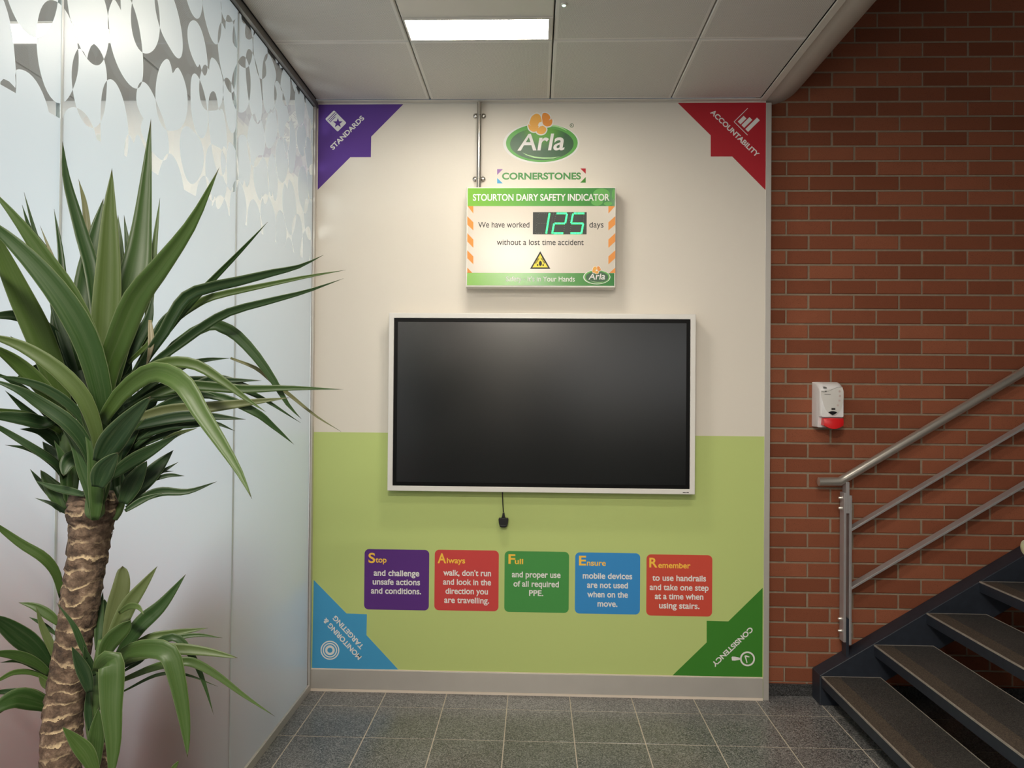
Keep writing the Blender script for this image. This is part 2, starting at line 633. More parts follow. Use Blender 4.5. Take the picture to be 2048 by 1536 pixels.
m_screen = mk_screen()
m_face = mk_board_face()
m_band = mk_band('board_band_green')
m_oval = mk_logo_fill()
m_brick = mk_brick()
m_mortar = mat('mortar', lin(146, 128, 108), 0.9, vary=(40, 0.25), bump=(120, 0.6))
m_tile = mk_granite('terrazzo_tile', lin(40, 42, 45), lin(158, 156, 154), 255.0, 0.28)
m_grout = mat('pale_grout', lin(188, 176, 160), 0.8)
m_skirt = mk_granite('black_granite', lin(14, 14, 16), lin(96, 96, 96), 340.0, 0.35)
m_tread = mk_granite('tread_terrazzo', lin(24, 24, 25), lin(92, 88, 84), 400.0, 0.5)
m_nosing = mk_granite('tread_grip_strip', lin(44, 38, 33), lin(104, 92, 80), 400.0, 0.65)
m_ceil = mk_ceiling()
m_ceild = mat('grey_metal_tile', lin(128, 126, 122), 0.45)  # office tiles: ceiling colour darkened to stand for the dimmer light there
m_ceilp = mat('plain_metal_tile', lin(208, 202, 193), 0.4)
m_gap = mat('ceiling_void', lin(40, 38, 36), 0.9)
m_frost = mk_frost()
m_glass = mk_glass()
m_leaf = mk_leaf()
m_bark = mk_trunk()
m_shoot = mat('green_shoot', lin(74, 98, 52), 0.5, vary=(30, 0.3))

H = 2.973           # ceiling height
XL, XR = -1.127, 1.127   # sign panel
YB = 0.067          # brick face

# ------------------------------------------------------------------ floor
T = 0.3063
b = MB()
x0f, y0f = -1.05298, -0.16669
ilo, ihi = -1, 17
for i in range(ilo, ihi):
    for j in range(-1, 17):
        xa = max(x0f + i * T, -1.13)
        xb = min(x0f + (i + 1) * T, 4.0)
        yb_ = min(y0f - (j) * T, YB)
        ya = y0f - (j + 1) * T
        if xb - xa < 0.02 or yb_ - ya < 0.02:
            continue
        g = 0.0022
        b.chbox(xa + g, xb - g, ya + g, yb_ - g, -0.02, 0.0, 0.0012, 'z', 1)
b.box(-1.13, 4.0, -5.4, YB, -0.03, -0.0012, 1)
tag(b.build('floor', [m_tile, m_grout]), 'grey speckled terrazzo tile floor with pale grout lines', 'floor', kind='structure')
b = MB()
b.box(-4.6, -1.165, -5.4, 0.2, -0.03, -0.001)
tag(b.build('floor', m_carpet), 'brown carpet of the room behind the frosted glass', 'floor', kind='structure')

# ------------------------------------------------------------------ sign wall
b = MB()
zg = 1.3017
b.add([(XL - .006, 0, zg), (XR, 0, zg), (XR, 0, H), (XL - .006, 0, H)], [(0, 1, 2, 3)], 0)
b.add([(XL - .006, 0, 0), (XR, 0, 0), (XR, 0, zg), (XL - .006, 0, zg)], [(0, 1, 2, 3)], 1)
b.add([(XL - .006, .10, 0), (XR, .10, 0), (XR, .10, H), (XL - .006, .10, H)], [(3, 2, 1, 0)], 0)
b.add([(XR, 0, 0), (XR, .10, 0), (XR, .10, H), (XR, 0, H)], [(0, 1, 2, 3)], 0)
b.add([(XL - .006, 0, 0), (XL - .006, .10, 0), (XL - .006, .10, H), (XL - .006, 0, H)], [(3, 2, 1, 0)], 0)
tag(b.build('wall_back', [m_cream, m_green]), 'wall clad in cream vinyl above and lime green vinyl below', 'wall', kind='structure')

b = MB()
b.box(XL, XR - 0.003, -0.006, 0, 0.012, 0.108)
tag(b.build('baseboard_back', m_alu, bevel=0.0008), 'brushed metal kick plate along the foot of the green wall', 'baseboard', kind='structure')
b = MB()
b.box(XL, XR - 0.003, -0.008, 0, 0.0, 0.0118)
b.box(XL, XR - 0.003, -0.0025, 0, 0.1082, 0.1125)
tag(b.build('trim_1', m_bead), 'cream sealant beads above and below the metal kick plate', 'trim', kind='structure')
b = MB()
b.prism([(XR, 0.0), (XR + .0275, 0.0), (XR + .0275, 2.962), (XR, 2.962)], -0.003, YB + .004)
tag(b.build('trim_2', m_alu, bevel=0.001), 'aluminium corner strip between the sign wall and the bricks', 'trim', kind='structure')

# ------------------------------------------------------------------ brick wall
b = MB()
bh, bz0, bx0 = 0.07512, 3.44355, 1.25409
for k in range(-17, 46):
    zt = bz0 - k * bh
    off = 0.0 if k % 2 == 0 else 0.1125
    xx = bx0 + off - 0.225 * 2
    while xx < 3.55:
        xa, xb = max(xx + 0.005, XR + .02), min(xx + 0.22, 3.6)
        if xb - xa > 0.012:
            d = random.uniform(-0.001, 0.001)
            b.chbox(xa + random.uniform(-.0012, .0012), xb + random.uniform(-.0012, .0012), YB + d, YB + 0.03,
                    max(zt - bh + 0.005, 0.062), zt - 0.005, 0.0022, 'y', -1)
        xx += 0.225
b.box(XR + .0, 3.6, YB + 0.0045, YB + 0.1, 0.0, 4.75, 1)
fixnormals(tag(b.build('wall_right', [m_brick, m_mortar]), 'red brick wall in stretcher bond behind the stairs', 'wall', kind='structure'))
b = MB()
b.box(XR + .028, 3.6, YB - 0.012, YB + .004, 0, 0.058)
tag(b.build('baseboard_right', m_skirt, bevel=0.001), 'black granite skirting at the foot of the brick wall', 'baseboard', kind='structure')

# ------------------------------------------------------------------ ceiling
b = MB()
kx0, ky1 = -0.54713, -0.63248
LAMP = (-0.5465 + .006, 0.0529 - .006, -0.822, -0.646)
for i in range(-7, 3):
    for j in range(-1, 9):
        xa, xb = kx0 + i * 0.6, kx0 + (i + 1) * 0.6
        yb_, ya = ky1 - j * 0.6, ky1 - (j + 1) * 0.6
        xb = min(xb, 1.094)
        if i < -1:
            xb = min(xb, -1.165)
        else:
            xa = max(xa, -1.122)
        yb_ = min(yb_, -0.03)
        if xb - xa < 0.03:
            continue
        g = 0.0025
        plain = (i == 0 and j == 0)
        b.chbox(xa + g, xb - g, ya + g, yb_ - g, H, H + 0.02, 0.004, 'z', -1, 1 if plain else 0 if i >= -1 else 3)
b.box(-4.6, 1.12, -6.1, 0.0, H + 0.019, H + 0.05, 2)
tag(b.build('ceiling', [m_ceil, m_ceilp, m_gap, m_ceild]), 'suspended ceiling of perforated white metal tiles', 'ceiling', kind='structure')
b = MB()
b.box(-1.122, 1.123, -0.030, 0.0, H - .004, H + 0.001)
b.box(-1.122, 1.123, -0.0035, 0.0, H - .010, H - .004)
tag(b.build('trim_3', m_plaster, bevel=0.0008), 'white metal edge angle where the ceiling meets the sign wall', 'trim', kind='structure')
b = MB()
b.box(1.094, 1.124, -6.1, 0.06, H - .006, H + 0.001)
tag(b.build('trim_4', m_plaster, bevel=0.0008), 'white edge angle along the rounded ceiling edge by the stairs', 'trim', kind='structure')
b = MB()
prof = [(1.124, H - .004)]
for t in range(0, 91, 6):
    a = math.radians(t)
    prof.append((1.14 + .22 * sin(a), 3.195 - .22 * cos(a)))
prof += [(1.36, 3.6), (1.124, 3.6)]
b.prism(prof, -6.1, YB - .001)
fixnormals(tag(b.build('trim_5', m_plaster, smooth=True, auto=40), 'rounded white plaster edge of the ceiling above the stairs', 'trim', kind='structure'))

# ------------------------------------------------------------------ unseen shell
b = MB()
b.box(-4.6, 4.0, -6.6, -6.5, .95, 4.75)
b.box(-4.6, 4.0, -6.6, -6.5, 0, .95, 1)  # dark foot added to dim the lower part of the screen's reflection
tag(b.build('wall_rear', [m_grey_wall, m_rear_dark]), 'pale wall at the far end of the hall behind the viewpoint', 'wall', kind='structure')
b = MB()
b.box(3.6, 3.7, -6.5, YB + .1, 0, 4.75)
tag(b.build('wall_stairwell', m_dark_wall), 'dark end wall of the stairwell beyond the stairs', 'wall', kind='structure')
b = MB()
b.box(1.12, 3.6, -6.5, YB + .1, 4.75, 4.85)
tag(b.build('ceiling', m_dark_wall), 'dark soffit high above the stairwell', 'ceiling', kind='structure')
b = MB()
b.box(-4.7, -4.6, -6.5, .2, 0, H)
tag(b.build('wall_left', m_grey_wall), 'pale far wall of the room behind the glass', 'wall', kind='structure')
b = MB()
b.box(-4.6, -1.165, 0.0, .12, 0, H + .03)
tag(b.build('wall_office', m_grey_wall), 'white end wall of the room behind the glass', 'wall', kind='structure')

# ------------------------------------------------------------------ glass partition
GX = -1.145
joints = [-0.0285, -0.945, -1.941, -2.937, -3.933]
BAND = 2.154


def blob(cy, cz, ry, rz, rot, notch):
    pts = []
    p1, p2 = random.uniform(0, 6.28), random.uniform(0, 6.28)
    a2, a3 = random.uniform(.04, .13), random.uniform(.02, .07)
    n = 44
    for i in range(n):
        t = 2 * pi * i / n
        r = 1 + a2 * cos(2 * t + p1) + a3 * cos(3 * t + p2)
        if notch is not None:
            d = (t - notch + pi) % (2 * pi) - pi
            if abs(d) < 0.42:
                r *= 1 - 0.42 * (1 - abs(d) / 0.42) ** 1.5
        y, z = ry * r * cos(t), rz * r * sin(t)
        pts.append((cy + y * cos(rot) - z * sin(rot), cz + y * sin(rot) + z * cos(rot)))
    return pts


blobs = []
cent = []
tries = 0
while tries < 9000 and len(cent) < 230:
    tries += 1
    cy, cz = random.uniform(-4.0, 0.05), random.uniform(BAND - .05, H + .03)
    ok = True
    for (qy, qz) in cent:
        if ((cy - qy) / 0.122) ** 2 + ((cz - qz) / 0.150) ** 2 < 1:
            ok = False
            break
    if ok:
        cent.append((cy, cz))
for cy, cz in cent:
    s = random.uniform(1.05, 1.5)
    blobs.append(blob(cy, cz, 0.058 * s, 0.080 * s * random.uniform(.9, 1.2), random.uniform(-.5, .5),
                      random.choice([None, None, random.uniform(0, 6.28), random.choice([1.57, 4.7]) + random.uniform(-.5, .5)])))


def blob_film(y0, y1, z0, z1, X):
    """the blobs cut to one pane; where two overlap the film is left out"""
    vs = [Vector(p) for p in ((y0, z0), (y1, z0), (y1, z1), (y0, z1))]
    fs = [[0, 1, 2, 3]]
    for bl in blobs:
        if max(p[0] for p in bl) < y0 or min(p[0] for p in bl) > y1 or max(p[1] for p in bl) < z0:
            continue
        n = len(vs)
        vs += [Vector(p) for p in bl]
        fs.append(list(range(n, n + len(bl))))
    ov, oe, of, _a, _b, oo = delaunay_2d_cdt(vs, [], fs, 0, 1e-6)
    b = MB()
    keep = [f for f, o in zip(of, oo) if 0 in o and (len(o) - 1) % 2 == 1]
    b.add([(X, p[0], p[1]) for p in ov], keep)
    return b


for i in range(4):
    ya, yb_ = joints[i + 1] + .0035, joints[i] - .0035
    nm = ['glass pane of the partition meeting the sign wall', 'second glass pane from the sign wall behind the yucca',
          'third glass pane from the sign wall, cut by the picture edge', 'fourth glass pane from the sign wall'][i]
    w = thing('window_%d' % (i + 1), (GX, (ya + yb_) / 2, 0.0), nm + ', partly frosted', 'glass partition', kind='structure')
    b = MB()
    b.box(GX - .005, GX + .005, ya, yb_, .020, H - .012)
    b.build('glass_pane', m_glass, w)
    b = MB()
    X = GX + .0057
    b.add([(X, ya, .024), (X, yb_, .024), (X, yb_, BAND), (X, ya, BAND)], [(0, 1, 2, 3)])
    b.build('frosted_film', m_frost, w)
    blob_film(ya, yb_, BAND, H - .025, X).build('blob_film', m_frost, w)
    if i < 3:
        b = MB()
        b.box(GX - .0055, GX + .0065, ya - .0070, ya - .0002, .02, H - .012)
        b.build('joint_seal', mat('clear_silicone_%d' % i, lin(196, 204, 206), 0.3), w)

b = MB()
b.box(-1.163, -1.152, -5.4, 0, 0, .036)
b.box(-1.138, -1.127, -5.4, 0, 0, .036)
b.box(-1.152, -1.138, -5.4, 0, 0, .012)
tag(b.build('trim_6', m_alu, bevel=.0008), 'aluminium channel holding the glass partition on the floor', 'trim', kind='structure')
b = MB()
b.box(-1.163, -1.152, -5.4, 0, H - .030, H)
b.box(-1.138, -1.122, -5.4, 0, H - .030, H)
b.box(-1.152, -1.138, -5.4, 0, H - .012, H)
b.box(-1.1395, -1.1375, -5.4, -.02, H - .033, H - .029, 1)
tag(b.build('trim_7', [m_alud, m_gasket], bevel=.0006), 'dark grey channel along the top of the glass partition', 'trim', kind='structure')
b = MB()
b.box(-1.160, -1.127, -.026, 0, .036, H - .03)
b.box(-1.1385, -1.1365, -.0285, -.0262, .036, H - .03, 1)
tag(b.build('trim_8', [m_alu, m_gasket], bevel=.0008), 'upright aluminium channel between the glass and the sign wall', 'trim', kind='structure')

# ------------------------------------------------------------------ room behind the glass
for (sx, sy, sr, sh, lab) in ((-1.60, -2.30, .43, 1.30, 'red soft chair blurred pink behind the frosted glass beside the yucca trunk'),
                              (-1.56, -1.38, .39, .98, 'red soft chair blurred pink behind the glass pane nearer the sign wall')):
    t = thing('soft_chair', (sx, sy, 0), lab, 'chair', 'red soft chairs behind the glass')
    b = MB()
    prof = []
    for i in range(15):
        u = i / 14
        r = sr * (.92 + .08 * sin(u / .25 * pi / 2)) if u < .25 else sr * (1 - ((u - .25) / .75) ** 2.6) ** .6
        prof.append((max(r, .015), .06 + (sh - .06) * u))
    b.lathe(prof, (sx, sy, 0), (0, 0, 1), 32)
    b.build('cushion', m_sofa, t, smooth=True, auto=60)
    b = MB()
    b.lathe([(sr * .8, 0), (sr * .82, .01), (sr * .82, .06)], (sx, sy, 0), (0, 0, 1), 32)
    b.build('base', m_rubber, t, smooth=True)

# dark slabs added at the hall's end, standing in for silhouettes reflected in the screen
for i, (xa, xb_) in enumerate(((-.26, .56), (-1.12, -.62))):
    t = thing('door_%d' % (i + 1), ((xa + xb_) / 2, -6.47, 0), ['dark door at the far end of the hall behind the viewpoint', 'narrow dark door beside the first door behind the viewpoint'][i], 'door', kind='structure')
    b = MB()
    b.box(xa, xb_, -6.499, -6.455, 0, 2.1)
    b.build('door_leaf', m_rubber, t, bevel=.003)
    b = MB()
    b.tube([(xb_ - .08, -6.455, 1.0), (xb_ - .08, -6.41, 1.0), (xb_ - .2, -6.41, 1.0)], .01, 10)
    b.build('door_handle', m_steel, t, smooth=True)

# ------------------------------------------------------------------ ceiling lamps
def ceiling_lamp(xc, label, m=None):
    t = thing('ceiling_light', (xc, (LAMP[2] + LAMP[3]) / 2, H), label, 'light', 'ceiling lights')
    w2 = (LAMP[1] - LAMP[0]) / 2
    x0, x1, y0, y1 = xc - w2, xc + w2, LAMP[2], LAMP[3]
    b = MB()
    for (a, c, d, e) in ((x0, x1, y0, y0 + .009), (x0, x1, y1 - .009, y1), (x0, x0 + .007, y0 + .009, y1 - .009), (x1 - .016, x1, y0 + .009, y1 - .009)):
        b.box(a, c, d, e, H - .006, H + .002)
    b.build('frame', m_plaster, t)
    b = MB()
    b.box(x0 + .007, x1 - .016, y0 + .009, y1 - .009, H - .004, H + .001)
    b.build('diffuser', m or m_lamp, t)
    return t


xl = (LAMP[0] + LAMP[1]) / 2
ceiling_lamp(xl, 'bright slim rectangular light recessed in the ceiling tiles above the sign wall')
ceiling_lamp(xl - 1.8, 'bright slim ceiling light seen through the patterned glass', m_lamp2)

t = thing('ceiling_sensor', (.0866, -.9147, H), 'small round ceiling sensor with a green glow beside the ceiling light', 'sensor')
b = MB()
b.lathe([(.012, .001), (.012, -.004), (.0085, -.007)], (.0866, -.9147, H), (0, 0, 1), 20)
b.build('housing', m_plaster, t, smooth=True)
b = MB()
b.lathe([(.0075, -.0068), (.006, -.0095), (.002, -.0105)], (.0866, -.9147, H), (0, 0, 1), 16)
b.build('indicator', m_sensor, t, smooth=True)

# ------------------------------------------------------------------ lettering
_tc = {}


def text_geo(s, bold=0.0, shear=0.0):
    key = (s, bold, shear)
    if key not in _tc:
        c = bpy.data.curves.new('lettering', 'FONT')
        c.body = s
        c.size = 1.0
        c.offset = bold
        c.shear = shear
        c.fill_mode = 'FRONT'
        o = bpy.data.objects.new('lettering', c)
        COL.objects.link(o)
        dg = bpy.context.evaluated_depsgraph_get()
        me = bpy.data.meshes.new_from_object(o.evaluated_get(dg))
        vs = [v.co.copy() for v in me.vertices]
        fs = [list(p.vertices) for p in me.polygons]
        bpy.data.objects.remove(o)
        bpy.data.curves.remove(c)
        bpy.data.meshes.remove(me)
        _tc[key] = (vs, fs)
    return _tc[key]


CAPH = None


def put_text(b, s, center_x, base_z, width, cap, Y, ang=0.0, bold=.0, shear=.0, mi=0, mid=False, tall=0.76):
    """lettering whose ink is `width` wide and whose capitals are `cap` tall; (center_x, base_z) is the middle of the baseline
    (or of the capitals' half height when mid)"""
    vs, fs = text_geo(s, bold, shear)
    xs = [v.x for v in vs]
    mn, mx = min(xs), max(xs)
    hs = [v.y for v in text_geo('H', bold, 0)[0]]
    caph = max(hs) - min(hs)
    y0 = min(hs)
    xs_ = [v.y for v in text_geo('x', bold, 0)[0]]
    xh = max(xs_) - y0
    up = 1.0 if s.upper() == s or not tall else tall * caph / xh

    def lift(h):
        # larger lower-case letters, as on the signs
        if h <= 0 or h >= caph:
            return h
        return h * up if h <= xh else xh * up + (h - xh) * (caph - xh * up) / (caph - xh)
    sx = width / (mx - mn)
    sy = cap / caph
    ca, sa = cos(ang), sin(ang)
    out = []
    for v in vs:
        u = (v.x - (mn + mx) / 2) * sx
        w = lift(v.y - y0) * sy - (cap / 2 if mid else 0)
        out.append((center_x + u * ca - w * sa, Y, base_z + u * sa + w * ca))
    b.add(out, fs, mi)


def T_(b, s, x0, x1, yb, cap_px, Y, bold=.0, shear=.0, mi=0):
    xc = (x0 + x1) / 2
    c = W(xc, yb, Y)
    wd = W(x1, yb, Y).x - W(x0, yb, Y).x
    cap = W(xc, yb - cap_px, Y).z - c.z
    put_text(b, s, c.x, c.z, wd, cap, Y, 0, bold, shear, mi)


def P2(pts, Y=0.0):
    return [(W(x, y, Y).x, W(x, y, Y).z) for x, y in pts]


def ell(cx, cz, rx, rz, n=56, a0=0, a1=2 * pi):
    return [(cx + rx * cos(a0 + (a1 - a0) * i / n), cz + rz * sin(a0 + (a1 - a0) * i / n)) for i in range(n)]


def rrect(cx, cz, w, h, r, ang=0, n=6):
    pts = []
    for (sx, sz, a) in ((1, 1, 0), (-1, 1, 90), (-1, -1, 180), (1, -1, 270)):
        for i in range(n + 1):
            t = math.radians(a + 90 * i / n)
            pts.append((sx * (w / 2 - r) + r * cos(t), sz * (h / 2 - r) + r * sin(t)))
    ca, sa = cos(ang), sin(ang)
    return [(cx + x * ca - z * sa, cz + x * sa + z * ca) for x, z in pts]


def ring(b, cx, cz, r0, r1, Y, n=40, mi=0):
    vs = [(cx + r * cos(2 * pi * i / n), Y, cz + r * sin(2 * pi * i / n)) for r in (r0, r1) for i in range(n)]
    b.add(vs, [(i, (i + 1) % n, n + (i + 1) % n, n + i) for i in range(n)], mi)


def stroke(b, pts, w, Y, mi=0):
    for (xa, za), (xb, zb) in zip(pts[:-1], pts[1:]):
        d = Vector((xb - xa, zb - za))
        L = d.length
        if L < 1e-6:
            continue
        d /= L
        nx, nz = -d.y * w / 2, d.x * w / 2
        ex, ez = d.x * w * .3, d.y * w * .3
        b.add([(xa - ex + nx, Y, za - ez + nz), (xa - ex - nx, Y, za - ez - nz), (xb + ex - nx, Y, zb + ez - nz), (xb + ex + nx, Y, zb + ez + nz)], [(0, 1, 2, 3)], mi)


PX = 1 / 399.0     # metres per photograph pixel on the sign wall
D1, D2 = -0.0006, -0.0011


def corner(label, poly, m):
    pts = P2(poly)
    cx = sum(p[0] for p in pts) / len(pts)
    cz = sum(p[1] for p in pts) / len(pts)
    t = thing('corner_graphic', (cx, 0, cz), label, 'wall graphic', 'coloured corner graphics on the sign wall')
    b = MB()
    b.prism(pts, D1, 0.0)
    fixnormals(b.build('backing', m, t))
    return t


def frame(px, ang):
    """local drawing frame on the wall: u along the reading direction, v up the letters, in photograph pixels"""
    c = W(*px)
    ca, sa = cos(ang), sin(ang)
    return lambda u, v: (c.x + (u * ca - v * sa) * PX, c.z + (u * sa + v * ca) * PX)


# purple
t = corner('purple corner graphic reading STANDARDS', [(637, 207), (808.8, 206.3), (742.4, 273.3), (741.7, 314.3), (700.7, 314.3), (635.5, 379.5)], m_purple)
b = MB()
c = W(694.5, 265.5)
put_text(b, 'STANDARDS', c.x, c.z, 90 * PX, 10.2 * PX, D2, math.radians(45), .03, mid=True)
b.build('lettering', m_white, t)
b = MB()
F = frame((671.7, 242.1), math.radians(45))
cc = F(0, 0)
b.sheet(rrect(cc[0], cc[1], 25.4 * PX, 36.6 * PX, 2.4 * PX, math.radians(45)), D2)
for v, L, u in ((13, 21.5, 0), (9.6, 21.5, .8), (6.6, 15, -2.5)):
    stroke(b, [F(u - L / 2, v), F(u + L / 2, v)], 1.4 * PX, D2 - .0004, 1)
st = []
for i in range(10):
    a = pi / 2 + i * pi / 5 + math.radians(-45)
    r = 10.5 if i % 2 == 0 else 4.3
    st.append(F(r * cos(a), -6 + r * sin(a)))
b.sheet(st, D2 - .0004, 1)
b.build('certificate_icon', [m_white, m_purple], t)

# crimson
t = corner('crimson corner graphic reading ACCOUNTABILITY', [(1353.7, 204), (1532.2, 205.5), (1530.8, 380), (1464.3, 313), (1421.4, 313), (1421.4, 270.7)], m_red)
b = MB()
c = W(1469.6, 266.8)
put_text(b, 'ACCOUNTABILITY', c.x, c.z, 128 * PX, 10.2 * PX, D2, math.radians(-44.2), .03, mid=True)
b.build('lettering', m_white, t)
b = MB()
F = frame((1340 + 983 / 7.68, 190 + 412 / 7.68), math.radians(-45))
stroke(b, [F(0, 37.5), F(0, 0), F(37.5, 0)], 1.3 * PX, D2)
for u, v, L in ((8.8, 5.2, 16.5), (18.9, 5.4, 22.5), (30.0, 5.2, 32.5)):
    b.sheet([F(u - 3.9, v), F(u + 3.9, v), F(u + 3.9, v + L), F(u - 3.9, v + L)], D2)
b.build('bar_chart_icon', m_white, t)

# blue
t = corner('sky blue corner graphic reading MONITORING & TARGETING upside down', [(627.6, 1160), (693, 1226.9), (733.8, 1228.4), (733, 1270.4), (796.5, 1339), (623.9, 1337.2)], m_blue)
b = MB()
c = W(684.2, 1277.3)
put_text(b, 'MONITORING &', c.x, c.z, 107 * PX, 10.2 * PX, D2, math.radians(133.6), .03, mid=True)
c = W(696.5, 1264.6)
put_text(b, 'TARGETING', c.x, c.z, 84 * PX, 10.2 * PX, D2, math.radians(133.6), .03, mid=True)
b.build('lettering', m_white, t)
b = MB()
c = W(660, 1300.3)
for r0, r1 in ((16.7, 19.1), (12.2, 14.6), (5.2, 9.8)):
    ring(b, c.x, c.z, r0 * PX, r1 * PX, D2)
b.build('target_icon', m_white, t)

# green
t = corner('dark green corner graphic reading CONSISTENCY upside down', [(1525.3, 1175.6), (1456.7, 1242.7), (1413.3, 1241.6), (1413.3, 1284.8), (1344.9, 1351), (1524.6, 1354)], m_dgreen)
b = MB()
c = W(1464.9, 1293.6)
put_text(b, 'CONSISTENCY', c.x, c.z, 106 * PX, 10.2 * PX, D2, math.radians(224.5), .03, mid=True)
b.build('lettering', m_white, t)
b = MB()
c = W(1494.8, 1317.5)
ring(b, c.x, c.z, 11.4 * PX, 14.6 * PX, D2)
g = lambda x, y: (W(1300 + x / 4.5175, 1080 + y / 4.5175).x, W(1300 + x / 4.5175, 1080 + y / 4.5175).z)
b.sheet([g(736, 1060), g(742, 1052), g(765, 1053), g(816, 1064), g(816, 1081), g(765, 1089), g(740, 1088)], D2)
b.sheet([g(852, 1046), g(866, 1040), g(898, 1052), g(897, 1060), g(868, 1056), g(880, 1108), g(873, 1112)], D2)
b.build('magnifier_icon', m_white, t)

# ------------------------------------------------------------------ five rule boxes
DY = 20
boxes = [
    ('violet square sign telling people to challenge unsafe actions', (728.6, 858.0, 1098.9, 1219.8), ('S', 736.8, 750.2, 1125.9, 20.0), ('top', 751, 773, 1125.3, 10.6),
     [('and challenge', 747.3, 838.5, 1152.3), ('unsafe actions', 745.2, 840, 1170), ('and conditions.', 741.8, 842, 1188)]),
    ('coral square sign about walking, beside the violet sign', (869.0, 997.2, 1100.2, 1221.4), ('A', 875.2, 892.2, 1126.5, 20.0), ('lways', 893.6, 930.3, 1126.6, 10.6),
     [("walk, don't run", 886.4, 982, 1152), ('and look in the', 886, 982, 1170.2), ('direction you', 890.9, 975.8, 1188.5), ('are travelling.', 888.3, 978.2, 1206.6)]),
    ('green square sign about full and proper use of PPE', (1008.8, 1137.7, 1102.8, 1224.7), ('F', 1016.8, 1030.5, 1127.9, 19.5), ('ull', 1029.6, 1046.2, 1128.3, 10.6),
     [('and proper use', 1023.6, 1121, 1155.4), ('of all required', 1026.9, 1117.7, 1174), ('PPE.', 1058, 1086.6, 1192)]),
    ('blue square sign about mobile devices, between green and red signs', (1149.9, 1280, 1105.6, 1227.9), ('E', 1157.9, 1172.3, 1130.9, 19.5), ('nsure', 1173.8, 1211.6, 1131.6, 10.6),
     [('mobile devices', 1165.4, 1264.3, 1158), ('are not used', 1174, 1255.7, 1176.4), ('when on the', 1174.5, 1255.7, 1195), ('move.', 1194.9, 1234.8, 1213.6)]),
    ('red square sign about using handrails, next to the dark green corner', (1292.6, 1424.3, 1109.5, 1232), ('R', 1298.6, 1314.8, 1135, 19.5), ('emember', 1316.5, 1380.9, 1136.5, 10.6),
     [('to use handrails', 1304.4, 1412, 1162.3), ('and take one step', 1299.3, 1417.2, 1181), ('at a time when', 1309.4, 1406.7, 1199), ('using stairs.', 1318, 1399, 1217.5)]),
]
for i, (lab, (xa, xb, ya, yb_), ini, rest, lines) in enumerate(boxes):
    pc = W((xa + xb) / 2, (ya + yb_) / 2)
    wd = W(xb, (ya + yb_) / 2).x - W(xa, (ya + yb_) / 2).x
    ht = W((xa + xb) / 2, ya).z - W((xa + xb) / 2, yb_).z
    t = thing('safety_rule_sign', (pc.x, 0, pc.z), lab, 'wall sign', 'safety rule squares below the screen')
    b = MB()
    b.prism(rrect(pc.x, pc.z, wd, ht, 9 * PX), D1, 0)
    fixnormals(b.build('backing', m_box[i], t))
    b = MB()
    T_(b, ini[0], ini[1], ini[2], ini[3], ini[4], D2, .022)
    T_(b, rest[0], rest[1], rest[2], rest[3], rest[4], D2, .020)
    b.build('heading', m_yellow, t)
    b = MB()
    for s_, x0, x1, yy in lines:
        T_(b, s_, x0, x1, yy, 11.6, D2, .022)
    b.build('message', m_white, t)

